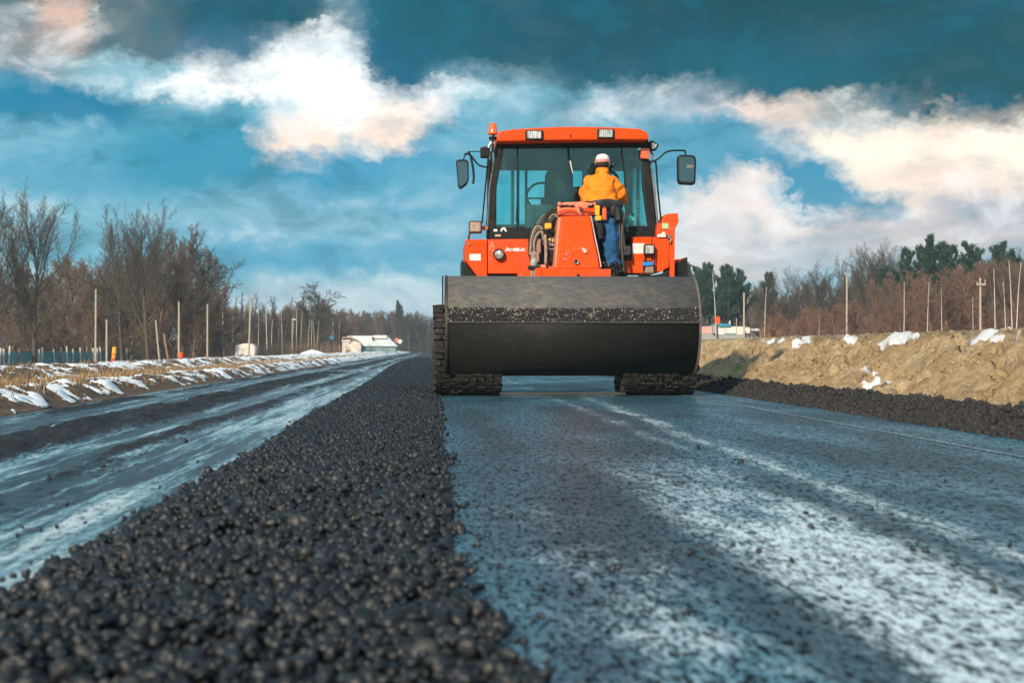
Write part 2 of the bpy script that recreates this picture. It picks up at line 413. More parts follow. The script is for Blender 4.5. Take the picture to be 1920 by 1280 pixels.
def m_bank(g):
    p = g.pos(); grass = g.attr('dark'); snow = g.attr('snow')
    b = g.noise(p, 9, 6, .72); c_ = g.noise(p, 50, 4, .75)
    base = g.mix(g.step(b, .35, .7), (.07, .045, .030), (.20, .13, .08))
    base = g.mix(g.step(g.add(grass, g.mul(g.sub(c_, .5), .6)), .35, .7), base, (.46, .30, .15))
    sn = g.step(g.add(g.add(snow, g.mul(g.sub(b, .5), .9)), g.mul(g.sub(c_, .5), .7)), .50, .64); base = g.mix(sn, base, (.78, .83, .88))
    g.out(g.pbsdf(Base_Color=base, Roughness=g.sub(.92, g.mul(sn, .25)), Normal=g.bump(g.add(b, g.mul(c_, .5)), g.sub(.9, g.mul(sn, .65)), .03)).outputs[0])
def m_stone(g):
    p = g.pos(); r = g.island(); n = g.noise(p, 160, 3, .7)
    c = g.mix(g.m('POWER', r, 1.6), (.002, .003, .005), (.020, .025, .031)); c = g.mix(g.step(r, .95, .99, 0, .7), c, (.075, .062, .052))
    c = g.mix(g.mul(n, .4), c, (.016, .018, .022))
    g.out(g.pbsdf(Base_Color=c, Roughness=g.add(.30, g.mul(n, .25)), Specular_IOR_Level=.45, Normal=g.bump(n, .6, .003)).outputs[0])
def m_clod(g):
    p = g.pos(); r = g.island(); n = g.noise(p, 70, 4, .75)
    c = g.mix(r, (.007, .007, .008), (.034, .028, .024)); c = g.mix(g.step(n, .5, .75, 0, .6), c, (.07, .056, .045))
    g.out(g.pbsdf(Base_Color=c, Roughness=.72, Normal=g.bump(n, .8, .008)).outputs[0])
M_STONE = mat('bitumen coated stone', m_stone); M_CLOD = mat('dark earth clods', m_clod)
# ------------------------------------------------------------------ ground
def ground_z(x):
    """height of the land beside the road, away from the banks"""
    x = np.asarray(x, float)
    l = -.5+.42*sm(x, -11.5, -6.6); r = .72+.0*x
    return np.where(x < 0, np.where(x < -3.6, np.where(x < -6.0, l, -.10), -.06), np.where(x < 6.3, -.06+.74*sm(x, 5.2, 6.3), r))
def build_ground():
    xs = np.concatenate([-np.geomspace(1500, 30, 30), np.linspace(-28, -12, 12), np.linspace(-11.5, -6, 14), [-5.5, -3.7, 0, 3.3, 5.2, 5.5, 5.8, 6.1, 6.4, 7, 8, 10, 13, 17, 22], np.geomspace(28, 1500, 30)])
    ys = np.concatenate([[-150, -60, -10, 0, 3, 6], np.geomspace(9, 480, 60)])
    X, Y = np.meshgrid(xs, ys); Z = ground_z(X)+np.where(np.abs(X) > 8, (fbm(X*.12, Y*.08, 3)-.5)*.22*sm(np.abs(X), 8, 14), 0)
    V, F = grid(X, Y, Z); o = npmesh('ground', V, F, mat('winter field', m_field)); tag(o, kind='structure')
def build_road():
    ys = np.concatenate([[-6, 0], np.geomspace(1.2, 500, 60)]); xs = np.linspace(-.4, 3.75, 12)
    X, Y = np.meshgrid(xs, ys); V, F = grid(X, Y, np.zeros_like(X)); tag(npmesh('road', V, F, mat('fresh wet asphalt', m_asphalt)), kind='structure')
    # thin painted edge line, a broken chalky stripe
    def m_line(g):
        p = g.pos(); n = g.noise(p, 60, 5, .8); a = g.step(n, .46, .60)
        g.out(g.pbsdf(Base_Color=g.mix(a, (.04, .07, .09), (.55, .68, .74)), Roughness=.6).outputs[0])
    yy = np.geomspace(2.2, 60, 160); w = .011+.006*fbm(yy*3, yy*0, 9); cx = 2.685+.02*(fbm(yy*.5, yy*0+4, 5)-.5)
    V = np.concatenate([np.stack([cx-w, yy, yy*0+.004], -1), np.stack([cx+w, yy, yy*0+.004], -1)]); n = len(yy); i = np.arange(n-1)
    tag(npmesh('road_marking', V, np.stack([i, i+n, i+n+1, i+1], -1), mat('white line paint', m_line)), kind='structure')
def build_track():
    """the churned lane left of the windrow: ruts, lumps and half frozen puddles"""
    ys = [2.0]
    while ys[-1] < 330: ys.append(ys[-1]+max(.02, ys[-1]*.0045))
    ys = np.array(ys); xs = np.linspace(-3.75, -.55, 150); X, Y = np.meshgrid(xs, ys)
    w = X+.16*(fbm(X*.8, Y*.22, 2)-.5)
    rut = .5+.5*np.sin(w*8.2+.6)*(.6+.4*np.sin(w*3.1)); lump = fbm(X*3.2, Y*1.7, 21, 6, .58)
    churn = .8*np.exp(-((w+2.25)/.28)**2)+.4*np.exp(-((w+3.1)/.16)**2)+.35*np.exp(-((w+1.55)/.12)**2)
    br = fbm(X*1.1, Y*.35, 31)
    churn = churn*sm(br, .30, .55)
    Z = -.035+.016*rut+.020*(lump-.5)+churn*(.035+.16*(fbm(X*7, Y*5, 41, 5, .6)-.42))
    Z += .012*(fbm(X*16, Y*12, 51, 4)-.5)
    lev = -.030+.004*(fbm(X*.6, Y*.1, 8)-.5); 
    band = .55*fbm(X*2.4+2, Y*.22, 61, 5, .55)+.45*fbm(X*8+.3*Y, Y*.55, 62, 5, .6)
    wet = np.clip(1.05-churn*1.4-(Z-lev)*14+(band-.5)*1.3, 0, 1)
    ice = np.clip(.25+(band-.5)*3.6-churn*1.6-(Z-lev)*9+.45*np.exp(-((X+1.15)/.25)**2)+.25*np.exp(-((X+1.9)/.12)**2), 0, 1)
    flat = sm(wet, .55, .8); Z = Z*(1-flat)+(lev+.25*(Z-lev))*flat
    Z = np.where(X < -3.55, Z-.02, Z)
    V, F = grid(X, Y, Z); tag(npmesh('track', V, F, mat('churned wet mud', m_mud), attrs={'wet': wet, 'ice': ice}), kind='structure')
    return 
def build_right_bank():
    ys = [3.5]
    while ys[-1] < 260: ys.append(ys[-1]+max(.035, ys[-1]*.0035))
    ys = np.array(ys); xs = np.linspace(3.12, 7.4, 190); X, Y = np.meshgrid(xs, ys)
    e = X+.16*(fbm(Y*.7, X*0, 5)-.5)+.05*(fbm(Y*4, X*0, 6)-.5)
    berm = .095*sm(e, 3.14, 3.42)*(1-.35*sm(e, 3.8, 4.1))
    n1 = fbm(X*.9, Y*.45, 11); foot = 4.0+.5*(n1-.5); crest = 5.55+.5*(fbm(X*0, Y*.2, 12)-.5)
    t = np.clip((X-foot)/(crest-foot), 0, 1)
    slope = .62*(.55*t+.45*sm(t, .15, 1))
    rough = (fbm(X*2.4, Y*1.5, 13, 6, .6)-.5)*.36*np.sin(np.pi*np.clip(t, 0, 1))**.6
    gul = (np.abs(fbm(X*1.2+Y*.9, Y*1.5, 14, 4)-.5))*-.42*sm(t, .1, .5)*(1-sm(t, .85, 1))
    crease = -.17*(1-np.clip(np.abs(fbm(X*3.4+Y*.8, Y*2.6, 23, 4, .55)-.5)*14, 0, 1))*sm(t, .02, .2)*(1-sm(t, .9, 1.0))
    clod = (fbm(X*8, Y*7, 15, 5, .66)-.5)*.15*sm(e, 3.16, 3.5)
    Z = np.maximum(berm, 0)+slope+rough+gul+clod+crease-.012
    Z = np.where(X > 6.2, Z*(1-sm(X, 6.4, 7.2))+.66*sm(X, 6.4, 7.2), Z)
    Z = np.where(X < 3.16, np.minimum(Z, -.003), Z)
    dark = np.clip(1.2-sm(e+.25*(fbm(X*2, Y*2, 17)-.5), 3.75, 4.15)*1.4, 0, 1)
    dark = np.maximum(dark, .47*sm(t, .86, .96)*(fbm(X*2, Y*1.2, 18) > .47)*(1-sm(t, .999, 1.2)))
    sn = fbm(X*1.5, Y*.55, 19, 5); snow = np.clip((sn+.25*(fbm(X*7, Y*4, 20, 4)-.5)-.68)*16+.5, 0, 1)*sm(t, .86, .95)*(1-.7*sm(t, .985, 1.0))+np.clip((fbm(X*2, Y*1.2, 29, 4)-.72)*10+.5, 0, 1)*sm(t, .1, .3)
    Z += .008*snow
    V, F = grid(X, Y, Z); tag(npmesh('embankment', V, F, mat('bare sandy earth', m_sand), attrs={'dark': dark, 'snow': snow}), kind='structure')
    return xs, ys, Z, dark
def build_left_bank():
    ys = [7.0]
    while ys[-1] < 330: ys.append(ys[-1]+max(.03, ys[-1]*.0032))
    ys = np.array(ys); xs = np.linspace(-7.4, -3.25, 190); X, Y = np.meshgrid(xs, ys)
    e = -X+.30*(fbm(Y*.5, X*0, 71)-.5)+.10*(fbm(Y*2.5, X*0, 72)-.5)
    P = np.interp(e, [3.25, 3.45, 3.62, 3.80, 4.05, 4.5, 4.85, 5.2, 5.6, 6.2, 6.8, 7.6], [-.06, -.01, .08, .125, .115, .085, .15, .235, .25, .20, .04, -.25])
    n = (fbm(X*2.6+Y*1.1, Y*1.4, 73, 6, .6)-.5); Z = P+.13*n*sm(e, 3.4, 3.7)+.035*(fbm(X*9, Y*7, 74, 4)-.5)*sm(e, 3.4, 3.6)
    Z = np.where(X > -3.35, np.minimum(Z, -.05), Z)
    far = sm(Y, 22, 70)
    s = .55*fbm(X*2.6+Y*1.6, Y*1.9, 75, 5, .6)+.45*fbm(X*8+Y*3.4, Y*4.2, 76, 4, .6)+.12*far
    lip = np.exp(-((e-3.72)/.26)**2)+1.0*np.exp(-((e-5.25)/.5)**2)
    snow = np.clip((s-.545)*14+.30+.45*(lip-.5), 0, 1)*sm(lip, .12, .35)
    grass = np.exp(-((e-4.45)/.42)**2)
    Z += .022*sm(snow, .4, .8)
    V, F = grid(X, Y, Z); tag(npmesh('snow_bank', V, F, mat('frozen brown earth with snow', m_bank), attrs={'dark': grass, 'snow': snow}), kind='structure')
    return xs, ys, Z, snow, grass, e
# ------------------------------------------------------------------ loose stone
def ico(sub):
    b = bmesh.new(); bmesh.ops.create_icosphere(b, subdivisions=sub, radius=1.0); b.verts.ensure_lookup_table()
    V = np.array([v.co[:] for v in b.verts]); F = np.array([[v.index for v in f.verts] for f in b.faces]); b.free(); return V, F
def rotm(n):
    q = RNG.normal(size=(n, 4)); q /= np.linalg.norm(q, axis=1)[:, None]; a, b, c, d = q.T
    return np.stack([1-2*(c*c+d*d), 2*(b*c-a*d), 2*(b*d+a*c), 2*(b*c+a*d), 1-2*(b*b+d*d), 2*(c*d-a*b), 2*(b*d-a*c), 2*(c*d+a*b), 1-2*(b*b+c*c)], -1).reshape(n, 3, 3)
def stones(P, rad, sub, jag=.2, flat=.78, nvar=12):
    """one crushed, angular stone of radius rad[i] at each P[i]"""
    BV, BF = ico(sub); Vs, Fs, off = [], [], 0; pick = RNG.integers(0, nvar, len(P))
    for k in range(nvar):
        base = BV*(1+jag*.35*RNG.normal(size=(len(BV), 1)))
        for _ in range(8):                                          # knocked off faces
            n_ = RNG.normal(size=3); n_ /= np.linalg.norm(n_); d_ = .42+.34*RNG.random(); over = np.maximum(base@n_-d_, 0); base = base-over[:, None]*n_*.93
        base = base*np.array([1.36, .95+.35*RNG.random(), flat*1.12])
        idx = np.where(pick == k)[0]
        if not len(idx): continue
        M = rotm(len(idx)); v = np.einsum('nij,kj->nki', M, base)*rad[idx][:, None, None]+P[idx][:, None, :]
        f = BF[None]+(np.arange(len(idx))*len(BV))[:, None, None]+off
        Vs.append(v.reshape(-1, 3)); Fs.append(f.reshape(-1, 3)); off += len(idx)*len(BV)
    return np.concatenate(Vs), np.concatenate(Fs)
def row_edges(y):
    lo = -.83-.06*sm(y, 6, 14)-.26*sm(y, 14, 50)+.05*(fbm(y*1.3, y*0, 81)-.5)
    hi = .055+.07*(fbm(y*1.1, y*0+9, 82)-.5)+.05*(fbm(y*5, y*0+9, 85)-.5)+.10*(1-sm(y, 1.8, 2.9))
    return lo, hi
def row_height(x, y):
    lo, hi = row_edges(y); u = (x-lo)/(hi-lo)
    return .042*np.clip(4*u*(1-u), 0, 1)**.5+.03*(fbm(x*3.5, y*3, 83)-.5)
def build_windrow():
    ys = np.concatenate([[1.2, 1.5], np.geomspace(1.8, 260, 240)]); u = np.linspace(-.04, 1.04, 40)
    U, Y = np.meshgrid(u, ys); lo, hi = row_edges(Y); X = lo+(hi-lo)*U
    Z = np.where((U < 0) | (U > 1), -.02, row_height(X, Y)-.014)+.01*(fbm(X*40, Y*30, 84)-.5)
    V, F = grid(X, Y, Z)
    o = npmesh('gravel_windrow', V, F, M_CLOD); tag(o, 'long low row of loose black bitumen coated stones along the wet asphalt', 'gravel', kind='stuff')
    def scat(y0, y1, sp, r0, r1, sub, layers):
        n = int((y1-y0)*1.05/sp**2*layers); y = y0+(y1-y0)*RNG.random(n); lo, hi = row_edges(y)
        x = lo+(hi-lo)*(RNG.random(n)+.0)+RNG.normal(size=n)*.014*(1+1.2*(RNG.random(n) < .12)); z = row_height(np.clip(x, lo+.004, hi-.004), y)+(RNG.random(n)*.030-.018)*(y < 12)+(RNG.random(n)*.018-.010)*(y >= 12)
        r = r0+(r1-r0)*RNG.random(n)**1.6; z = np.maximum(z, r*.6)
        return stones(np.stack([x, y, z], -1), r, sub)
    pv, pf, off = [], [], 0
    for a in ((1.45, 5.5, .0205, .006, .0195, 2, 1.15), (5.5, 11, .022, .008, .019, 1, 1.3), (11, 26, .031, .012, .022, 1, 1.2), (26, 75, .060, .020, .036, 1, 1.15)):
        v, f = scat(*a); pv.append(v); pf.append(f+off); off += len(v)
    o2 = npmesh('loose_stones', np.concatenate(pv), np.concatenate(pf), M_STONE, smooth=False); o2.parent = o; o2['kind'] = 'stuff'
def build_berm(bank):
    """dark clods lying along the right hand road edge"""
    xs, ys, Z, dark = bank; n = 38000; y = 5.5+55*RNG.random(n)**1.7; x = 3.13+.95*RNG.random(n)**.85
    ix = np.clip(((x-xs[0])/(xs[1]-xs[0])).astype(int), 0, len(xs)-1); iy = np.clip(np.searchsorted(ys, y), 0, len(ys)-1)
    keep = (dark[iy, ix] > .3) & (x > 3.15+.06*fbm(y*3, y*0, 44)); x, y, ix, iy = x[keep], y[keep], ix[keep], iy[keep]
    r = (.006+.019*RNG.random(len(x))**2.4)*(1+.02*y); z = np.maximum(Z[iy, ix], 0)+r*.3
    V, F = stones(np.stack([x, y, z], -1), r, 1, .26, .75)
    o = npmesh('earth_clods', V, F, M_CLOD, smooth=False); tag(o, 'low ridge of dark crumbled earth at the foot of the sandy bank', 'earth clods', kind='stuff')
    n = 2600; y = 6.5+30*RNG.random(n)**1.5; x = 4.0+1.6*RNG.random(n); ix = np.clip(((x-xs[0])/(xs[1]-xs[0])).astype(int), 0, len(xs)-1); iy = np.searchsorted(ys, y)
    r = .006+.026*RNG.random(n)**4; V, F = stones(np.stack([x, y, Z[iy, ix]+r*.1], -1), r, 1, .28, .6)
    o = npmesh('sandy_clods', V, F, dirty('dry sand lump', (.42, .29, .15), (.22, .14, .07), .95, sc=9, amt=.9), smooth=False); tag(o, 'pale crumbs of sandy earth scattered over the right bank', 'earth crumbs', kind='stuff')
def build_pebbles():
    spots = [(953, 952), (958, 969), (900, 1010), (898, 1025), (1092, 1047), (936, 1065), (1014, 1107), (1149, 1072), (1203, 1035), (1010, 1125), (1024, 1212), (1026, 1245), (1263, 1235), (1014, 1160), (1297, 1043), (1290, 1150), (1380, 1245), (1575, 1110), (1636, 960), (1562, 980), (1511, 968), (1594, 980), (1521, 996), (1712, 1040), (1736, 1043), (1375, 1028), (1558, 861), (1388, 1168), (1545, 1130), (1333, 1043), (1893, 1031), (1864, 1122), (1866, 1221), (1422, 1040), (1308, 843), (1287, 1156), (1774, 908), (1390, 870), (1485, 1060), (1060, 1240)]
    left = [(183, 1002), (100, 1034), (125, 937), (250, 950), (57, 1038), (127, 1034), (24, 1064), (160, 968), (42, 975), (75, 982), (300, 905), (91, 888), (92, 1062), (5, 1071), (192, 867), (347, 822), (54, 1055), (32, 990), (106, 975), (370, 860)]
    for lst, lab, grp in ((spots, 'small black stone lying loose on the wet blue asphalt', 'loose stones on the asphalt'), (left, 'small black stone lying loose on the pale icy mud lane', 'loose stones on the muddy lane')):
        for i, (px, py) in enumerate(lst):
            Y = CAMH*FP/(py-655+.0); p = at(px, py+1, Y); r = Y/FP*(4.2+3.2*RNG.random())*(1.25 if py > 1000 else .95)*(.85 if lst is left else 1)
            P = np.array([[p.x, Y, r*.55+(-.012 if lst is left else 0)]]); V, F = stones(P*0, np.array([r]), 2, .13, .78, 1)
            o = npmesh('pebble', V, F, M_STONE, smooth=False); o.location = P[0]; tag(o, lab, 'stone', grp)
    # finer crumbs nobody would count
    n = 1500; y = 1.9+10*RNG.random(n)**1.3; x = .05+3.0*RNG.random(n)**1.4; r = .0012+.0028*RNG.random(n)**3
    V, F = stones(np.stack([x, y, r*.5], -1), r, 1); tag(npmesh('grit', V, F, M_STONE), 'fine dark crumbs of grit sprinkled over the wet asphalt', 'grit', kind='stuff')
def blades(name, P, h, w, m, label, cat, lean=.5):
    n = len(P); a = RNG.random(n)*2*math.pi; d = np.stack([np.cos(a), np.sin(a), a*0], -1); b = np.stack([-np.sin(a), np.cos(a), a*0], -1)*(RNG.random(n)*lean)[:, None]
    h = h*(.5+RNG.random(n)); up = np.array([0, 0, 1.0])
    p0 = P-d*w/2; p1 = P+d*w/2; mid = P+up*(h*.55)[:, None]+b*(h*.35)[:, None]; top = P+up*h[:, None]*.9+b*h[:, None]
    V = np.stack([p0, p1, mid+d*w*.35, mid-d*w*.35, top], 1).reshape(-1, 3); i = np.arange(n)[:, None]*5
    F = np.concatenate([i+[0, 1, 2], i+[0, 2, 3], i+[3, 2, 4]]); o = npmesh(name, V, F, m, smooth=False); tag(o, label, cat, kind='stuff')
def m_grass(g):
    r = g.island(); g.out(g.pbsdf(Base_Color=g.mix(r, (.15, .09, .045), (.42, .30, .17)), Roughness=.85).outputs[0])
def build_grass(lb):
    xs, ys, Z, snow, grass, e = lb; n = 60000; y = 11+90*RNG.random(n)**2; x = -6.8+3.3*RNG.random(n)
    ix = np.clip(((x-xs[0])/(xs[1]-xs[0])).astype(int), 0, len(xs)-1); iy = np.clip(np.searchsorted(ys, y), 0, len(ys)-1)
    keep = (grass[iy, ix]*1.15-snow[iy, ix]*.9+.14 > RNG.random(n)); x, y, ix, iy = x[keep], y[keep], ix[keep], iy[keep]
    blades('dry_grass', np.stack([x, y, Z[iy, ix]], -1), .075, .010, mat('dry straw', m_grass), 'straw coloured dry grass growing in the hollow of the snowy left bank', 'grass', 1.0)
    n = 14000; y = 62+70*RNG.random(n); x = -38+30*RNG.random(n)
    blades('field_grass', np.stack([x, y, ground_z(x)-.02], -1), .28, .04, mat('dry straw', m_grass), 'pale dead grass in the field around the fence', 'grass', .8)
build_ground(); build_road(); build_track(); RB = build_right_bank(); LB = build_left_bank(); build_windrow(); build_berm(RB); build_pebbles(); build_grass(LB)
# ------------------------------------------------------------------ the road roller
ORG = (.84, .070, .002)
M_OR = dirty('orange paint', ORG, (.44, .075, .025), .42, sc=6.5, amt=.75, bump=.10, bsc=30, bd=.002, coat=.0, spec=.14)
def m_wornor(g):
    p = g.coord('Object'); a = g.noise(p, 5, 6, .7); b = g.noise(g.scale(p, (1, 1, .35)), 16, 6, .75); s = g.noise(p, 60, 3, .7)
    c = g.mix(g.step(a, .40, .66, 0, .8), ORG, (.50, .075, .030)); c = g.mix(g.step(b, .60, .70, 0, .8), c, (.74, .28, .18)); c = g.mix(g.step(b, .34, .22, 0, .7), c, (.16, .035, .015))
    g.out(g.pbsdf(Base_Color=c, Roughness=g.add(.45, g.mul(s, .25)), Specular_IOR_Level=.15, Normal=g.bump(g.add(a, g.mul(s, .3)), .25, .004)).outputs[0])
M_OW = mat('worn orange paint', m_wornor)
M_PK = dirty('sun bleached orange paint', (.80, .24, .13), (.62, .12, .05), .5, sc=12, amt=.8)
M_BLK = dirty('black plastic', (.006, .007, .008), (.022, .022, .022), .45, sc=9, amt=.6, spec=.25)
M_RUB = dirty('black rubber', (.014, .014, .015), (.05, .045, .04), .75, sc=12, amt=.6)
M_STL = dirty('dull steel', (.26, .25, .24), (.10, .08, .07), .42, .8, sc=14, amt=.7)
M_DST = dirty('dark greasy steel', (.045, .043, .042), (.11, .08, .06), .5, .4, sc=18, amt=.8)
M_WHT = dirty('white sticker', (.72, .70, .70), (.5, .46, .46), .5, sc=40, amt=.6, bump=.02)
M_YEL = dirty('yellow plastic', (.85, .42, .02), (.5, .2, .02), .45, sc=20)
M_AMB = dirty('amber lens', (.90, .13, .03), (.6, .05, .01), .18, sc=50, amt=.6, coat=.6)
M_TEAL = dirty('teal cloth', (.10, .46, .42), (.03, .20, .20), .7, sc=14, amt=.8)
M_INT = dirty('cab lining', (.030, .065, .080), (.02, .04, .05), .8, sc=5)
def m_glass(tint, gl):
    def fn(g):
        t = g.n('ShaderNodeBsdfTransparent'); t.inputs[0].default_value = (*tint, 1)
        q = g.n('ShaderNodeBsdfGlossy'); q.inputs['Roughness'].default_value = .03; q.inputs[0].default_value = (.8, .95, .95, 1)
        lw = g.n('ShaderNodeFresnel'); lw.inputs[0].default_value = 1.5
        d = g.n('ShaderNodeBsdfDiffuse'); d.inputs[0].default_value = (.30, .42, .40, 1)
        p = g.coord('Object'); smear = g.mul(g.step(g.noise(g.scale(p, (1, 1, .4)), 5, 5, .6), .45, .75), .05)
        a = g.n('ShaderNodeMixShader'); g.put(a.inputs[0], smear); g.nt.links.new(t.outputs[0], a.inputs[1]); g.nt.links.new(d.outputs[0], a.inputs[2])
        b = g.n('ShaderNodeMixShader'); g.put(b.inputs[0], g.add(g.mul(lw.outputs[0], .7), gl)); g.nt.links.new(a.outputs[0], b.inputs[1]); g.nt.links.new(q.outputs[0], b.inputs[2])
        g.out(b.outputs[0])
    return fn
M_GL = mat('green tinted cab glass', m_glass((.66, .96, .94), .02)); M_GL2 = mat('side cab glass', m_glass((.62, .92, .94), .04))
def m_lens(g):
    p = g.coord('Object'); v = g.m('PINGPONG', g.sep(p)[0], .012); w = g.noise(g.scale(p, (1, 1, .35)), 26, 3, .6)
    g.out(g.pbsdf(Base_Color=g.mix(g.step(w, .3, .75), (.30, .29, .27), (.74, .73, .70)), Roughness=.16, Metallic=.5, Coat_Weight=.8, Normal=g.bump(g.mul(v, 40), .6, .01)).outputs[0])
M_LENS = mat('ribbed lamp lens', m_lens)
def m_guard(g):
    p = g.coord('Object'); a = g.noise(p, 2.2, 6, .6); f = g.noise(p, 75, 5, .8); sp = g.noise(p, 190, 2, .6); e = g.noise(g.scale(p, (1, 2, 2)), 9, 5, .7)
    c = g.mix(g.step(a, .35, .68), (.105, .092, .078), (.150, .128, .102)); c = g.mix(g.step(f, .48, .72, 0, .7), c, (.25, .22, .18)); c = g.mix(g.step(f, .46, .34, 0, .85), c, (.035, .032, .030))
    z = g.sep(p)[2]; c = g.mix(g.mul(g.step(z, .50, .535), g.step(e, .40, .6, .2, .9)), c, (.06, .065, .075))
    c = g.mix(g.step(sp, .64, .7, 0, .5), c, (.45, .42, .38))
    g.out(g.pbsdf(Base_Color=c, Roughness=.82, Normal=g.bump(g.add(f, g.mul(e, .3)), .6, .006)).outputs[0])
M_GU = mat('dusty caked steel', m_guard)
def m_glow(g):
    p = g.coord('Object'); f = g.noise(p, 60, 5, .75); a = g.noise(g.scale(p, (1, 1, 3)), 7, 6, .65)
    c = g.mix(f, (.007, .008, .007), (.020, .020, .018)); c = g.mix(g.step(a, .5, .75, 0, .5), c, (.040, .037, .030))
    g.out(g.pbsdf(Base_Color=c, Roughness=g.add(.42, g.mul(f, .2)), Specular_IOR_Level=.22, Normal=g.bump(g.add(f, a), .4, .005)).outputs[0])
M_GD = mat('shade-darkened black steel', m_glow)  # dark steel, blackened further to carry the shade on the lower guard
def m_crust(g):
    p = g.pos(); r = g.island(); n = g.noise(p, 60, 4, .75)
    c = g.mix(g.step(n, .35, .7), (.005, .005, .007), (.022, .021, .022)); c = g.mix(g.step(r, .94, .96), c, (.34, .29, .22))
    g.out(g.pbsdf(Base_Color=c, Roughness=.5, Normal=g.bump(n, .7, .006)).outputs[0])
M_CR = mat('stuck asphalt crust', m_crust)
def m_tread(g):
    p = g.pos(); r = g.island(); n = g.noise(g.scale(p, (.6, 1.5, 1.8)), 22, 5, .75)
    c = g.mix(g.step(n, .35, .7), (.010, .009, .008), (.032, .026, .020)); c = g.mix(g.step(n, .60, .68), c, (.22, .155, .085)); c = g.mix(g.step(n, .70, .74), c, (.55, .46, .36))
    g.out(g.pbsdf(Base_Color=c, Roughness=.8, Normal=g.bump(n, .9, .015)).outputs[0])
M_TR = mat('tread caked with asphalt', m_tread)

MX = at(1075, 640, 16.5).x
ROLLER = empty('road_roller', (MX, 15.6, 0), 'large orange road roller with glazed cab and broad grey front guard on the wet asphalt', 'road roller')
def part(name, bm, m, parent=None, **k): return obj(name, bm, m, parent or ROLLER, **k)
def P3(px, py, Y): return at(px, py, Y)
def rbox(x0, y0, x1, y1): return [(x0, y1), (x1, y1), (x1, y0), (x0, y0)]
def slabp(name, poly, Y, dep, m, parent=None, bev=.012, lean=0.0, label=None):
    return part(name, slab(poly, Y, dep, bev, lean=lean), m, parent, label=label)
# --- front guard
GC = Vector((0, 15.02, .735)); GR = .53
gx0 = at(837, 600, 14.49).x; gx1 = at(1313.5, 600, 14.49).x
def guard(name, a0, a1, m, R0=GR, th=.035, parent=None, dx=0):
    b = bmesh.new(); seg = 40
    lathe(b, (gx0+dx, GC.y, GC.z), 'x', [(0, R0), (gx1-gx0-2*dx, R0), (gx1-gx0-2*dx, R0-th), (0, R0-th), (0, R0)], seg, R(a0), R(a1))
    bmesh.ops.remove_doubles(b, verts=b.verts, dist=1e-5)
    bm2 = b; bmesh.ops.holes_fill(bm2, edges=[e for e in bm2.edges if e.is_boundary], sides=8)
    o = part(name, bm2, m, parent); 
    for pl in o.data.polygons: pl.use_smooth = abs(pl.normal.x) < .5
    return o
# axis 'x' -> angle measured from +Y towards +Z : front is 180 deg
zc = lambda py: at(900, py, 14.55).z
ang = lambda z: 180-math.degrees(math.asin(max(-1, min(1, (z-GC.z)/GR))))
aC0, aC1 = ang(zc(604)), ang(zc(577))
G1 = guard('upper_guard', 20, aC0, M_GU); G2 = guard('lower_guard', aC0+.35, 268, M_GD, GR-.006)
# rim strip under the crust
b = bmesh.new(); lathe(b, (gx0-.002, GC.y, GC.z), 'x', [(0, GR-.02), (0, GR+.012), (gx1-gx0+.004, GR+.012), (gx1-gx0+.004, GR-.02)], 3, R(aC0-.6), R(aC0+.9)); part('edge_strip', b, M_DST, G1)
# end rings
for s, x in ((-1, gx0), (1, gx1)):
    b = bmesh.new(); lathe(b, (x, GC.y, GC.z), 'x', [(-.012, GR+.008), (.012, GR+.008), (.012, GR-.075), (-.012, GR-.075), (-.012, GR+.008)], 44, R(20), R(268)); part('end_rim', b, M_GU if s > 0 else M_DST, G1)
b = bmesh.new(); lathe(b, (gx0+.03, GC.y, GC.z), 'x', [(0, .44), (0, .001)], 30); lathe(b, (gx1-.03, GC.y, GC.z), 'x', [(0, .505), (0, .001)], 30); 
part('end_plate', b, M_GD)
# crust lumps
n = 9000; th = np.radians(aC1+ (aC0-aC1)*RNG.random(n)**.85); x = gx0+.01+(gx1-gx0-.02)*RNG.random(n)
ragged = aC1-2.2+5.5*fbm(x*6, x*0, 91, 5, .6)-1.6*fbm(x*1.2, x*0, 92, 2); keep = np.degrees(th) > ragged
gap = fbm(x*16, np.degrees(th)*.5, 93, 4) > .36; keep &= gap
x, th = x[keep], th[keep]; r = .005+.009*RNG.random(len(x))**1.5; rr = GR+r*.25
V, F = stones(np.stack([x, GC.y+rr*np.cos(th), GC.z+rr*np.sin(th)], -1), r, 1, .25, .7); o = npmesh('asphalt_crust', V, F, M_CR, G1)
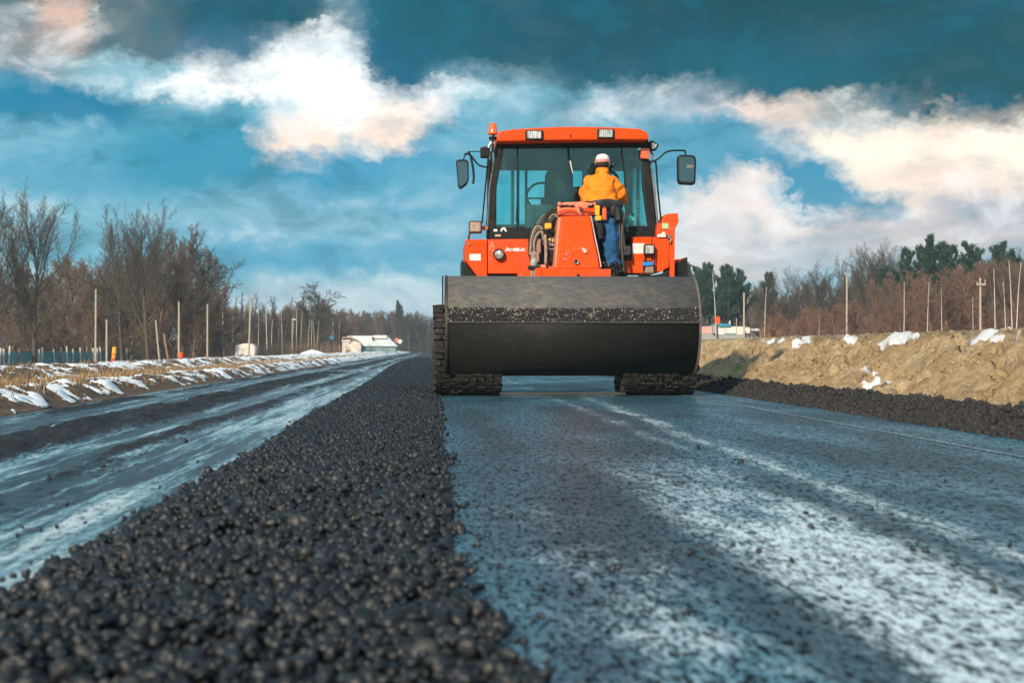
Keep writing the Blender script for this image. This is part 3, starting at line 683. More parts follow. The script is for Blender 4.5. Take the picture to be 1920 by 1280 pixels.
# --- treaded wheels under the guard
WR = .485; WY = 15.25
def wheel(x0, x1, label):
    hubx = (x0+x1)/2
    b = bmesh.new(); W = x1-x0
    lathe(b, (x0, WY, WR), 'x', [(0, .15), (.0, WR-.09), (.03, WR-.045), (W-.03, WR-.045), (W, WR-.09), (W, .15)], 56)
    tyre = part('wheel', b, M_RUB, None, label=label)
    for pl in tyre.data.polygons: pl.use_smooth = True
    rows = 44; V = []; t = bmesh.new()
    nblk = max(5, int(W/.085))
    for k in range(rows):
        a = 2*math.pi*k/rows
        for j in range(nblk):
            if RNG.random() < .06: continue
            w = W/nblk; cx = x0+w*(j+.5)+(.5*w if k % 2 else 0)*.5-.12*w; rad = WR-.03+.004*RNG.random()
            hh = .052*(.8+.35*RNG.random())
            M = Matrix.Translation((cx, WY+rad*math.cos(a), WR+rad*math.sin(a))) @ Matrix.Rotation(a, 4, 'X') @ Matrix.Diagonal((w*(.78+.2*RNG.random()), .050, hh, 1))
            r = bmesh.ops.create_cube(t, size=1, matrix=M)
            for v in r['verts']: v.co += Vector(RNG.normal(size=3))*.005
    part('tread', t, M_TR, tyre)
    n = int(2600*W); aa = RNG.random(n)*2*math.pi; xx = x0+W*RNG.random(n); r = .006+.012*RNG.random(n)**2; rr = WR-.012
    V, F = stones(np.stack([xx, WY+rr*np.cos(aa), WR+rr*np.sin(aa)], -1), r, 1, .25, .7); npmesh('caked_asphalt', V, F, M_TR, tyre)
    b = bmesh.new()
    for xx, s in ((x0+.02, -1), (x1-.02, 1)):
        lathe(b, (xx, WY, WR), 'x', [(0, .16), (s*.03, .13), (s*.05, .05), (s*.05, .001)], 20)
    part('hub', b, M_DST, tyre)
wx0, wx1 = at(814, 700, 14.78).x, at(942, 700, 14.78).x; vx0, vx1 = at(1171, 700, 14.78).x, at(1310, 700, 14.78).x
wheel(wx0, wx1, 'left wheel standing out past the end of the guard'); wheel(vx0, vx1, None)
b = bmesh.new(); tube(b, [(wx0+.1, WY, WR), (vx1-.1, WY, WR)], .07, 14); part('axle', b, M_DST)
b = bmesh.new(); box(b, ((wx1+vx0)/2, 14.86, .026), (vx0-wx1+.05, .05, .026), bev=.006); part('scraper_bar', b, M_DST)
b = bmesh.new()
for px in (1174, 1183, 1166): 
    p = at(px, 715, 15.6); tube(b, [(p.x, 15.62, .75), (p.x+.02, 15.6, .12)], .012, 8)
part('hose', b, M_RUB, label='short hose hanging behind the guard')
b = bmesh.new()
for px in (830, 837.5):
    p = at(px, 517, 15.0); q = at(px, 600, 15.0); tube(b, [(p.x, 15.0, p.z), (q.x, 15.0, q.z-.2)], .008, 8)
part('marker_rod', b, M_BLK)
# rear wheels and frame carrying the cab
b = bmesh.new(); xm0 = at(905, 520, 17).x; xm1 = at(1235, 520, 17).x
box(b, ((xm0+xm1)/2, 17.6, .95), (xm1-xm0, 2.2, .45), bev=.03); box(b, ((xm0+xm1)/2, 16.2, .92), (.7, 1.6, .34), bev=.03); part('chassis', b, M_DST)
for s, px in ((-1, 892), (1, 1240)):
    x = at(px, 600, 18).x; b = bmesh.new(); lathe(b, (x-.24, 18.3, .62), 'x', [(0, .25), (0, .54), (.05, .61), (.43, .61), (.48, .54), (.48, .25)], 40); w = part('rear_wheel', b, M_RUB)
    b = bmesh.new(); lathe(b, (x-.2, 18.3, .62), 'x', [(0, .001), (0, .26), (.4, .26), (.4, .001)], 24); part('rim', b, M_OW, w)
# --- lower orange body
YB = 16.85
slabp('bumper', [(1018, 504), (1018, 524), (1146, 524), (1146, 504)], 15.95, .3, M_OW, bev=.01)
b = bmesh.new(); box(b, at(1083.5, 515.5, 15.93), (.028, .03, .028), bev=.008); part('bolt', b, M_BLK)
LP = slabp('side_panel', [(873, 449), (873, 489), (896, 520), (913.2, 520), (913.2, 448.5)], YB, 1.3, M_OR, bev=.010)
def sticker(name, x0, y0, x1, y1, Y, m, parent, label=None, rag=0):
    pts = rbox(x0, y0, x1, y1)
    return slabp(name, pts, Y, .006, m, parent, bev=.002, label=label)
def m_print(g):
    p = g.coord('Object'); n = g.noise(g.scale(p, (1, 1, .6)), 95, 3, .8); g.out(g.pbsdf(Base_Color=g.mix(g.step(n, .52, .60), (.74, .70, .68), (.42, .36, .36)), Roughness=.5).outputs[0])
M_PR = mat('worn printed sticker', m_print)
sticker('label_plate', 880.3, 476, 901.6, 488.6, YB-.008, M_PR, LP)
for px, py in ((879.5, 457.5), (914.6, 519)):
    b = bmesh.new(); lathe(b, at(px, py, YB-.02), 'y', [(0, .001), (0, .014), (.02, .018), (.022, .001)], 14); part('bolt', b, M_STL, LP)
FL = slabp('front_panel', [(915, 448.5), (915, 513), (991, 513), (991, 448)], YB-.03, 1.0, M_OW, bev=.010)
b = slab([(970.5, 480), (970.5, 522), (1000, 522), (1000, 483), (992, 480)], YB-.07, .10, .008); part('cover', b, M_OW, FL)
# flaked paint and remains of lettering
def scuff(name, cx, cy, w, h, Y, n, m, parent, seed, tilt=0, rr=.0045):
    r = np.random.default_rng(seed); V, F, o_ = [], [], 0; b = bmesh.new()
    for i in range(n):
        px = cx+w*(r.random()-.5); py = cy+h*(r.random()-.5)*(1-.5*abs(px-cx)/w)+tilt*(px-cx); p = at(px, py, Y); s = rr*(.5+1.4*r.random()); p = p+Vector((0, -.0045*i/n, 0))
        k = r.integers(5, 9); vs = [b.verts.new(p+Vector((s*(1.2+.6*r.random())*math.cos(2*math.pi*j/k), 0, s*(.5+.6*r.random())*math.sin(2*math.pi*j/k)))) for j in range(k)]
        b.faces.new(vs)
    rs = bmesh.ops.extrude_face_region(b, geom=b.faces[:]); bmesh.ops.translate(b, verts=[v for v in rs['geom'] if isinstance(v, bmesh.types.BMVert)], vec=(0, .004, 0))
    return part(name, b, m, parent)
scuff('chipped_paint', 966, 468, 36, 7, YB-.033, 90, M_PR, FL, 3, .02, .005); scuff('chipped_paint', 922, 462, 8, 18, YB-.033, 26, M_PK, FL, 4, 0, .006)
def lamp(px, py, w, h, Y, parent, rnd, shell=M_BLK, label=None, name='headlight', dep=.09):
    c = at(px, py, Y); k = Y/FP; b = bmesh.new()
    if rnd: lathe(b, c, 'y', [(dep, w*k*.42), (dep*.4, w*k*.5), (0, w*k*.5), (-.012, w*k*.47), (-.012, w*k*.40), (.004, w*k*.39)], 26)
    else:
        box(b, c+Vector((0, dep/2, 0)), (w*k, dep, h*k), bev=.014)
    o = part(name, b, shell, parent, label=label)
    b = bmesh.new()
    if rnd: lathe(b, c, 'y', [(.0, w*k*.40), (-.006, w*k*.3), (-.011, .001)], 26)
    else: box(b, c+Vector((0, -.004, 0)), (w*k*.78, .02, h*k*.76), bev=.008)
    part('lens', b, M_LENS, o, smooth=rnd); return o
lamp(935.4, 476.6, 21, 25, YB-.09, FL, True, label='round headlight in a black ring')
# right-hand panels
RP = slabp('front_panel', [(1172, 489), (1173, 512), (1206, 512), (1206, 489)], YB-.04, .5, M_OW, bev=.008)
RQ = slabp('front_panel', [(1184.5, 444.5), (1184.5, 489.2), (1222, 489.2), (1222, 444)], YB-.03, .9, M_OR, bev=.008)
RS = slabp('side_panel', [(1223, 444.5), (1223, 510), (1240, 509), (1254, 501), (1255.5, 480), (1255.5, 445)], YB, 1.2, M_OR, bev=.010)
RC = slabp('corner_column', [(1256.2, 436), (1256, 523), (1265, 523), (1265.5, 428), (1257, 430)], YB-.02, .5, M_OW, bev=.008)
RT = slabp('air_intake', [(1231, 436), (1232, 421), (1241, 418), (1242, 411), (1249, 401), (1271, 399), (1273, 415), (1266, 429), (1265.6, 444), (1231, 444)], YB+.01, .34, M_OW, bev=.012)
sticker('service_sticker', 1241.7, 418.5, 1253.5, 429, YB-.004, dirty('green sticker', (.42, .56, .28), (.62, .62, .42), .5, sc=60, amt=.9, bump=.02), RT, 'small pale green sticker')
b = slab([(1232.5, 444.6), (1233, 439.5), (1240, 438.4), (1242, 435), (1247, 434.8), (1248.6, 444.6)], YB-.03, .01, .002); part('torn_sticker', b, M_WHT, RT)
b = bmesh.new(); lathe(b, at(1255, 443.5, YB-.05), 'y', [(0, .001), (0, .022), (.04, .03), (.05, .001)], 14); tube(b, curve([at(1258, 447, YB-.05), at(1257, 453, YB-.06), at(1254, 455.5, YB-.05)], 5), .010, 8); part('latch', b, M_STL, RS)
sticker('number_plate', 1185.3, 456, 1208, 475.5, YB-.036, M_PR, RQ); b = slab(rbox(1170, 461, 1182.5, 478.5), YB-.05, .03, .004); part('plate', b, M_STL, RQ, label='small grey metal plate')
lamp(1218, 468, 20.5, 20.5, YB-.10, RQ, False, label='square headlight in a black housing')
b = bmesh.new()
for px in (1209.5, 1227): tube(b, [at(px, 478, YB-.06), at(px, 507, YB-.06)], .008, 8)
part('lamp_bracket', b, M_BLK, RQ)
o = part('sponge', slab([(1206, 491), (1205, 497.5), (1212, 499), (1225.5, 497.5), (1225.5, 490)], YB-.10, .06, .01), dirty('bright blue plastic', (.01, .20, .62), (.02, .42, .75), .5, sc=22), label='bright blue block under the square headlight')
part('valve', slab([(1211, 498.5), (1209, 512), (1226, 512), (1225.5, 499)], YB-.08, .08, .012), dirty('rusty grey metal', (.30, .21, .15), (.16, .13, .12), .7, sc=25, amt=.9))
slabp('mud_flap', [(1256, 505), (1240, 513), (1226, 516), (1200, 516), (1200, 524), (1257, 524)], YB+.02, .06, M_BLK)
slabp('fender', [(866, 486.5), (866, 523), (897, 523)], YB+.04, .9, M_BLK, bev=.006); slabp('fender', [(1266, 494), (1283, 484.5), (1289, 481.5), (1289.5, 523), (1264.5, 523)], YB+.10, .9, M_BLK, bev=.006)
slabp('tail_edge', [(1266, 487), (1275, 485), (1284, 483), (1266, 494)], YB+.12, .5, M_OR, bev=.004)
slabp('step_shadow_gap', [(915, 514), (915, 521), (970, 521), (970, 514)], YB+.05, .5, M_BLK, bev=.004).name = 'shadow_gap_strip'  # black strip standing in for the shadow gap under the panel
# --- hood
HD = slabp('hood', [(1056, 401.5), (1050.5, 440), (1045.5, 478), (1042, 504), (1125, 503), (1122, 480), (1116, 445), (1110.5, 400.5)], 16.12, .30, M_OR, bev=.022, lean=.22)
b = slab([(1051, 404), (1046, 440), (1042.5, 478), (1040.8, 502), (1044, 502), (1050, 450), (1055.5, 402.5)], 16.16, .55, .01, lean=.22); part('hood_edge', b, M_PK, HD)
b = slab([(1111, 401), (1117.5, 445), (1123.5, 480), (1126.5, 502), (1128.5, 500), (1124, 470), (1117.5, 430), (1113, 401)], 16.16, .5, .008, lean=.22); part('hood_edge', b, dirty('pale pink grey edge', (.62, .42, .40), (.5, .2, .12), .5, sc=14), HD)
b = slab([(1043, 500), (1041, 507), (1125, 506), (1125, 499)], 16.14, .2, .006); part('hood_lip', b, dirty('deep red paint', (.40, .02, .006), (.2, .012, .004), .45), HD)
b = bmesh.new(); c = at(1080.7, 490.5, 16.11); lathe(b, c, 'y', [(.02, .030), (0, .030), (-.006, .026), (-.004, .016), (.02, .014)], 20); part('lock', b, M_STL, HD)
b = bmesh.new(); lathe(b, at(1080.7, 490.7, 16.112), 'y', [(0, .001), (0, .017)], 16); part('keyhole', b, M_BLK, HD)
scuff('chipped_paint', 1083, 470, 46, 14, 16.152, 30, M_PK, HD, 7, 0, .0032); scuff('chipped_paint', 1096, 469, 9, 8, 16.152, 22, M_WHT, HD, 8, .5, .0045); scuff('chipped_paint', 1063, 480, 16, 20, 16.145, 36, M_PK, HD, 9, 0, .004)
b = bmesh.new(); lathe(b, at(1055, 500, 16.13), 'y', [(0, .001), (0, .012), (.02, .014)], 12); part('bolt', b, M_STL, HD)
slabp('hood_base', [(1003, 503), (1003, 523), (1150, 523), (1150, 500), (1128, 490), (1040, 498)], 16.45, .6, M_OW, bev=.01)
# engine top seen over the hood
ET = slabp('engine_cover', [(1045, 387), (1046, 403), (1124, 403), (1124, 388), (1112, 381), (1090, 378), (1060, 379), (1050, 382)], 16.50, .45, M_PK, bev=.014)
b = slab([(1052, 384.5), (1052, 388), (1067, 387.6), (1067, 384.2)], 16.485, .03, .003); slab([(1068, 384.5), (1069, 388.6), (1079, 387), (1076, 384)], 16.485, .03, .003, b); slab([(1100, 386), (1104, 390), (1112, 389), (1108, 385)], 16.485, .03, .003, b); part('slot', b, M_BLK, ET)
b = bmesh.new()
for pts in ([(1084, 388), (1092, 391), (1098, 395), (1116, 397)], [(1046, 398), (1062, 394), (1082, 396)], [(1096, 390), (1106, 393), (1118, 391)]): tube(b, curve([at(x, y, 16.46) for x, y in pts], 6), .011, 8)
part('pipe', b, M_OW, ET)
b = bmesh.new(); lathe(b, at(1089.5, 399, 16.44), 'z', [(0, .018), (.05, .016), (.07, .006), (.07, .001)], 12); part('valve', b, M_DST, ET)
b = bmesh.new()
for px, py, r in ((1049, 382, .025), (1114, 382, .02), (1108, 383, .018)): lathe(b, at(px, py, 16.46), 'y', [(-.02, .001), (-.02, r*.8), (.02, r), (.02, .001)], 12)
part('bolt', b, M_PK, ET)
# --- engine bay left: hoses, pump, valves
BY = 16.55
EB = slabp('engine_block', [(1012, 408), (1000, 430), (994, 470), (998, 523), (1046, 523), (1050, 410), (1040, 392), (1030, 392)], BY+.16, .4, M_DST, bev=.02)
def hose(pts, r, m, parent=EB, name='hose', Y=BY, label=None):
    b = bmesh.new(); tube(b, curve([at(x, y, Y+(q[0] if q else 0)) for x, y, *q in pts], 8), r, 10); return part(name, b, m, parent, smooth=True, label=label)
M_H1 = dirty('brown dusty rubber', (.16, .115, .085), (.05, .04, .035), .7, sc=30, amt=.9); M_H2 = dirty('pale worn rubber', (.34, .27, .22), (.12, .09, .07), .65, sc=30, amt=.9)
hose([(997, 494), (993, 470), (994, 448), (1000, 428), (1009, 422.5), (1017, 427), (1022, 440), (1024, 462), (1023, 490)], .016, M_RUB)
hose([(1001, 490), (997, 465), (1000, 444), (1006, 430), (1012, 428), (1018, 436), (1020, 460)], .013, M_H1, Y=BY-.04)
hose([(1004, 480), (1001, 460), (1004, 445), (1010, 436), (1016, 436), (1019, 450)], .011, M_H2, Y=BY-.07)
hose([(993.5, 478), (996, 448), (1003, 427), (1011, 424), (1018, 430)], .010, M_H2, Y=BY-.05)
hose([(1023, 415), (1028, 404), (1036, 398), (1044, 400)], .018, M_RUB); hose([(1018, 421), (1022, 408), (1031, 396), (1046, 391)], .022, M_RUB); hose([(1030, 411), (1034, 404), (1041, 402), (1047, 409)], .008, M_H2, Y=BY-.06)
hose([(1019, 436), (1027, 434), (1036, 436), (1046, 434)], .012, M_BLK); hose([(1024, 450), (1034, 447), (1045, 447)], .010, M_H1)
hose([(1023, 467), (1034, 467.5), (1046, 467)], .016, M_STL, name='pipe'); hose([(1022, 440), (1023.5, 470), (1023, 495)], .018, M_H2, Y=BY-.08)
hose([(1026, 500), (1027, 515), (1026, 523)], .014, M_RUB, Y=BY-.1)
b = bmesh.new(); box(b, at(1006, 462, BY+.02), (.10, .10, .17), bev=.02); box(b, at(1003, 482, BY-.02), (.10, .10, .13), bev=.025); part('pump', b, dirty('pinkish dusty metal', (.34, .20, .16), (.20, .15, .12), .7, sc=16, amt=.9), EB)
b = bmesh.new(); lathe(b, at(1001, 492, BY-.06), 'z', [(-.04, .001), (-.04, .035), (0, .042), (.04, .03), (.045, .001)], 16); part('filter', b, dirty('pale green grey metal', (.34, .40, .36), (.15, .18, .16), .5, sc=16), EB)
b = bmesh.new()
for k in range(4): p = at(997.5+4.4*k, 521, BY-.06); lathe(b, p, 'z', [(0, .018), (.14, .018), (.15, .012), (.15, .001)], 12)
part('cylinder', b, dirty('grey green metal', (.26, .27, .22), (.10, .10, .08), .45, .5, sc=18), EB)
b = bmesh.new(); box(b, at(1001, 502, BY-.07), (.14, .05, .05), bev=.01); part('clamp', b, M_BLK, EB)
part('yellow_box', slab([(1021.5, 418.5), (1021.8, 429), (1034, 428.5), (1034, 418)], BY-.06, .07, .008), M_YEL, EB, label='small yellow box among the hoses')
b = bmesh.new(); lathe(b, at(1030.5, 449, BY-.08), 'y', [(0, .001), (0, .014), (.04, .016)], 12); lathe(b, at(1036, 452, BY-.07), 'y', [(0, .001), (0, .010), (.04, .012)], 12); part('brass_fitting', b, M_YEL, EB)
b = bmesh.new(); box(b, at(1038, 455, BY), (.05, .06, .09), bev=.01); box(b, at(1031, 457, BY), (.04, .05, .06), bev=.008); part('switch_box', b, M_STL, EB)
b = slab([(1024, 470), (1024, 492), (1036, 494), (1041, 470)], BY-.02, .1, .012); part('cover', b, M_BLK, EB)
b = slab([(1014, 496), (1012, 520), (1024, 520), (1024, 496)], BY-.03, .1, .008); part('bracket', b, M_PK, EB)
# right of the hood: filters and black machinery
RBY = 16.45
RB2 = slabp('battery_box', [(1124, 400), (1124, 523), (1176, 523), (1176, 440), (1170, 400)], 16.93, .2, M_BLK, bev=.02)
part('yellow_bracket', slab([(1115, 385), (1116, 403), (1124, 404), (1125, 386), (1120, 383)], RBY, .05, .008), M_YEL, RB2); part('yellow_bracket', slab([(1116, 405), (1117, 414), (1128, 413), (1128, 404)], RBY-.03, .07, .01), M_YEL, RB2)
b = bmesh.new(); lathe(b, at(1133.5, 396, RBY), 'z', [(-.10, .001), (-.10, .025), (-.02, .03), (.03, .025), (.05, .001)], 14); part('cap', b, M_AMB, RB2)
b = bmesh.new()
for k in range(7): lathe(b, at(1125.5, 420+4.3*k, RBY+.02), 'z', [(-.006, .001), (-.006, .045), (.006, .045), (.006, .001)], 18)
lathe(b, at(1125.5, 448, RBY+.02), 'z', [(0, .034), (.18, .034)], 16); part('ribbed_filter', b, M_RUB, RB2)
b = bmesh.new()
for pts, r in (([(1162, 392), (1167, 420), (1166, 460), (1170, 515)], .02), ([(1158, 388), (1161, 415), (1162, 450), (1158, 500)], .015), ([(1172, 400), (1168, 430), (1172, 470)], .014), ([(1150, 500), (1156, 512), (1154, 522)], .02)): tube(b, curve([at(x, y, RBY+.1) for x, y in pts], 6), r, 8)
part('hose', b, M_DST, RB2)
V, F = stones(np.array([list(at(1150+24*RNG.random(), 490+30*RNG.random(), 16.85)) for _ in range(60)]), .012+.03*RNG.random(60), 1, .3); npmesh('black_lumps', V, F, M_BLK, RB2)
V, F = stones(np.array([list(at(1130+34*RNG.random(), 494+28*RNG.random(), 16.36)) for _ in range(70)]), .012+.03*RNG.random(70), 2, .3); npmesh('black_lumps', V, F, M_BLK, RB2)  # black lumps added to fill the area below the trouser leg
part('foot_bracket', slab([(1138, 496), (1136, 523), (1147, 523), (1148, 496)], RBY-.1, .06, .008), dirty('yellow orange paint', (.75, .25, .03), (.3, .1, .03), .5), RB2)
part('strut', slab([(1127, 490), (1126, 523), (1135, 523), (1134, 490)], RBY, .06, .008), M_PK, RB2)
# --- cab
CY = 17.0; CB = 18.55
CAB = part('cab', slab([(930, 437), (929, 449), (1226, 449), (1226, 437)], CY, 1.5, .01), M_BLK)
def bar(poly, Y, dep, m=M_BLK, name='pillar', parent=CAB, bev=.010, **k): return part(name, slab(poly, Y, dep, bev), m, parent, **k)
bar([(932, 262), (918.5, 350), (913.5, 446), (928.5, 446), (931.5, 350), (944, 276), (946, 262)], CY-.02, .10)
bar([(1203, 262), (1205.5, 350), (1218.5, 446), (1231.5, 433), (1224, 360), (1217, 300), (1215, 262)], CY-.02, .10)
M_PG = dirty('grey weathered trim', (.16, .17, .17), (.05, .05, .05), .5, sc=8, amt=.7)
bar([(1217.5, 300), (1224.5, 360), (1232, 433), (1236.5, 431), (1229, 350), (1221, 300)], CY+.02, .10, M_PG); bar([(930.5, 275), (916.6, 350), (911.5, 446), (914.4, 446), (919.2, 350), (933.4, 270)], CY+.02, .10, M_PG)
bar([(931, 260), (932, 277), (1216, 275), (1216, 259)], CY-.03, .12, name='header'); bar([(914, 434.5), (914, 449), (1232, 447), (1230, 434)], CY-.03, .10, name='sill')
# windscreen with its dark bonded border
WS = part('windscreen', slab([(944, 274), (931, 350), (928, 437), (1219, 437), (1206, 350), (1203, 272)], CY+.02, .008, 0), M_GL, CAB)
part('screen_border', slab([(928, 426), (928, 437), (1010, 437), (1010, 427)], CY+.012, .006, .001), M_BLK, WS) ; part('screen_border', slab([(1178, 424), (1178, 437), (1219, 437), (1217, 424)], CY+.012, .006, .001), M_BLK, WS)
b = bmesh.new(); tube(b, [at(970.5, 276, CY+.01), at(969.8, 434, CY+.01)], .009, 8); tube(b, curve([at(1165, 276, CY+.01), at(1171, 330, CY+.01), at(1172.5, 372, CY+.01)], 6), .009, 8); part('glazing_bar', b, M_BLK, WS)
b = bmesh.new(); tube(b, curve([at(1065.5, 276, CY-.01), at(1067, 290, CY-.03), at(1070, 304, CY-.03)], 5), .008, 8); part('wiper_arm', b, M_BLK, WS)
b = bmesh.new(); tube(b, curve([at(1069, 302, CY-.035), at(1071, 312, CY-.035), at(1074, 325, CY-.03)], 5), .010, 8, .005); part('wiper_blade', b, M_WHT, WS)
b = bmesh.new(); tube(b, curve([at(969, 415, CY-.02), at(969.5, 395, CY-.02), at(970, 376, CY-.02)], 5), .014, 8, .008); part('wiper_blade', b, M_BLK, WS)
b = slab([(938, 434), (939, 429.5), (942, 426.5), (946, 426), (948.5, 429), (950.5, 434), (947, 434), (945.5, 430.5), (942, 430.5), (941, 434)], CY-.002, .004, .0); part('badge', b, M_WHT, WS, label='small white arched badge low on the glass'); part('badge', slab(rbox(925.5, 429.5, 932.5, 434), CY-.036, .005, 0), M_WHT, WS)
part('vent_sticker', slab(rbox(928, 439.5, 939, 443.5), CY-.036, .006, .001), dirty('tan sticker', (.5, .36, .28), (.2, .1, .08), .6), CAB)
# roof
RFP = [(931.5, 265.5), (932.5, 251), (938, 245.5), (962, 242.2), (1000, 239.8), (1040, 238), (1075, 237.4), (1120, 237.8), (1160, 239), (1200, 241.6), (1212, 246), (1216, 253), (1216.5, 262), (1140, 262), (1040, 263)]
ROOF = slabp('roof', RFP, CY-.28, 2.15, M_OR, CAB, bev=.030)
for px, py, w in ((1001.8, 253.2, 34), (1136, 250.7, 33)): 
    o = lamp(px, py, w, 19, CY-.31, ROOF, False, name='work_light', dep=.1); 
b = bmesh.new(); box(b, at(1069.5, 254.5, CY-.285), (.016, .02, .03), bev=.006); part('bolt', b, M_BLK, ROOF)
# beacon
BP = at(924, 262, CY-.1); b = bmesh.new(); lathe(b, BP+Vector((0, 0, -.10)), 'z', [(-.05, .001), (-.05, .012), (.10, .012), (.10, .045), (.13, .05), (.135, .001)], 16); BE = part('beacon', b, M_BLK, CAB)
k = CY/FP; b = bmesh.new(); z0 = at(924, 252.5, CY-.1).z; z1 = at(924, 231.5, CY-.1).z
lathe(b, (BP.x, BP.y, z0), 'z', [(0, .001), (0, .062), (.02, .060), (z1-z0-.015, .043), (z1-z0, .034), (z1-z0+.003, .001)], 22); part('beacon_dome', b, M_AMB, BE, smooth=True)
b = bmesh.new(); box(b, at(924.5, 263, CY-.08), (.05, .05, .11), bev=.012); tube(b, curve([at(927, 252, CY-.05), at(921, 266, CY-.05), at(916, 277, CY-.05)], 5), .016, 8); part('bracket', b, dirty('scratched grey metal', (.5, .5, .5), (.05, .05, .05), .4, .5, sc=30, amt=1), BE)
part('light_box', slab([(900.5, 276), (901, 294.5), (918, 295.5), (919, 279), (914, 274)], CY-.02, .12, .012), M_BLK, CAB)
# rails beside the cab
b = bmesh.new(); tube(b, [at(915.5, 293, CY-.01), at(904, 418, CY-.05)], .0095, 8); tube(b, [at(920.5, 300, CY+.05), at(912.3, 425, CY+.03)], .0085, 8); part('grab_rail', b, M_BLK, CAB)
b = bmesh.new(); tube(b, curve([at(1222, 303, CY-.01), at(1229.5, 305, CY-.02), at(1233, 350, CY-.03), at(1240, 420, CY-.05)], 6), .011, 8); part('grab_rail', b, M_BLK, CAB)
# mirrors
def mirror(poly, Y, dep, label, arms):
    c = bmesh.new(); o = part('mirror', slab(poly, Y, dep, .02, c, seg=3), M_BLK, CAB, label=label)
    cx = sum(p[0] for p in poly)/len(poly); cy = sum(p[1] for p in poly)/len(poly)
    g_ = slab([(cx+(x-cx)*.80, cy+(y-cy)*.84) for x, y in poly], Y-.004, .01, .002); part('mirror_glass', g_, mat('mirror glass', lambda g: g.out(g.pbsdf(Base_Color=(.10, .16, .18), Metallic=.9, Roughness=.12).outputs[0])), o)
    b = bmesh.new()
    for pts, r in arms: tube(b, curve([at(x, y, Y+.05) for x, y in pts], 6), r, 8)
    part('mirror_arm', b, M_BLK, o)
mirror([(855, 301), (859, 350), (863, 354.5), (869, 351), (876, 345), (879.5, 335), (878.5, 302), (872, 298.5), (860, 299)], CY-.10, .09, 'left door mirror turned side-on', [([(871, 289.5), (880, 289), (884, 300), (888, 325), (887.5, 345)], .014), ([(878, 284), (886, 296), (896, 308), (906, 312.5), (921, 314)], .010), ([(880, 284.5), (900, 284)], .006), ([(869, 299), (872, 290)], .008)])
mirror([(1271, 293), (1270, 300), (1270.5, 340), (1274, 345.5), (1300, 347), (1304.5, 343), (1306, 300), (1304, 293), (1298, 290.5), (1276, 290)], CY-.10, .07, 'right door mirror facing back', [([(1222, 304), (1234, 298), (1248, 286), (1262, 282.5), (1282, 282.5), (1285, 285), (1286, 295)], .011)])
part('mirror_clamp', slab([(1288, 309), (1288, 316), (1301, 314.5), (1301, 310)], CY-.115, .012, .004), M_PG, CAB)
# indicator and side lamp
part('indicator', slab([(1202.5, 277.5), (1201, 297), (1217, 298.5), (1219, 278)], CY-.08, .06, .014, seg=3), M_AMB, CAB, label='orange indicator on the right pillar')
o = part('side_lamp', slab([(1216, 266), (1222, 262.5), (1228, 266), (1236, 272), (1231, 281), (1222, 283), (1217, 276)], CY-.06, .09, .012), M_BLK, CAB); part('lens', slab([(1222, 268), (1227, 268.5), (1232.5, 272), (1228, 279), (1222.5, 280)], CY-.07, .012, .004), M_LENS, o)
b = bmesh.new(); tube(b, curve([at(1218, 283, CY), at(1224, 290, CY), at(1222, 300, CY), at(1219, 304, CY)], 5), .012, 8); part('lamp_bracket', b, M_PG, CAB)
# lamp on the left fender
o = lamp(891.5, 425.5, 25, 23.5, CY-.20, None, False, shell=dirty('reddish black plastic', (.07, .02, .016), (.03, .015, .015), .4), label='square work light standing on the left corner', name='work_light', dep=.08)
for c in o.children: c.data.materials[0] = dirty('tan lens', (.34, .23, .17), (.55, .46, .38), .3, sc=40, amt=.9)
b = bmesh.new(); tube(b, curve([at(884, 434, CY-.15), at(879.5, 440, CY-.15), at(879, 450, CY-.12)], 5), .012, 8); part('lamp_bracket', b, dirty('dark red paint', (.25, .02, .015), (.1, .01, .01), .5), o)
part('lamp_arm', slab([(903, 424), (904, 431.5), (914, 430.5), (914, 424.5), (908, 423)], CY-.10, .05, .006), M_PK, o)
# cab shell behind: side glass, rear wall with windows, roof lining
xl, xr = at(930, 350, CY).x, at(1220, 350, CY).x; zt = at(1000, 268, CY).z; zb = at(1000, 445, CY).z
def sidep(x, y0, y1, z0, z1, th=.02):
    b = bmesh.new(); box(b, (x, (y0+y1)/2, (z0+z1)/2), (th, y1-y0, z1-z0), bev=.004); return b
zs = at(1000, 424, CY).z
for x, s in ((xl-.02, -1), (xr-.04, 1)):
    part('side_glass', sidep(x, CY+.1, CB-.06, zb, zt, .008), M_GL2, CAB); part('side_frame', sidep(x, CB-.08, CB+.06, zb, zt, .05), M_BLK, CAB); part('side_frame', sidep(x-.0, CY+.75, CY+.80, zb, zt, .04), M_PG if s > 0 else M_BLK, CAB)
BYY = CB
def rear(x0, y0, x1, y1, m=M_INT, th=.04, dy=0): return slab(rbox(x0, y0, x1, y1), BYY+dy, th, .004)
rw = bmesh.new()
for r_ in ((921, 262, 1184, 309), (921, 421, 1184, 442), (921, 309, 931, 421), (1172, 309, 1184, 421), (984.5, 309, 989, 421), (1027.5, 309, 1074.5, 421), (1092, 309, 1147, 421), (971, 309, 974, 421), (1074, 350, 1093, 421)): join(rw, rear(*r_))
part('rear_wall', rw, M_INT, CAB); part('rear_window', rear(921, 300, 1184, 428, th=.006, dy=.05), M_GL2, CAB)
b = bmesh.new(); box(b, ((xl+xr)/2, (CY+CB)/2+.05, zt-.10), (xr-xl-.05, CB-CY-.25, .10), bev=.02); part('roof_lining', b, M_INT, CAB)
b = bmesh.new(); box(b, ((xl+xr)/2, (CY+CB)/2, zb-.10), (xr-xl-.02, CB-CY-.1, .16), bev=.02); part('cab_floor', b, M_BLK, CAB)
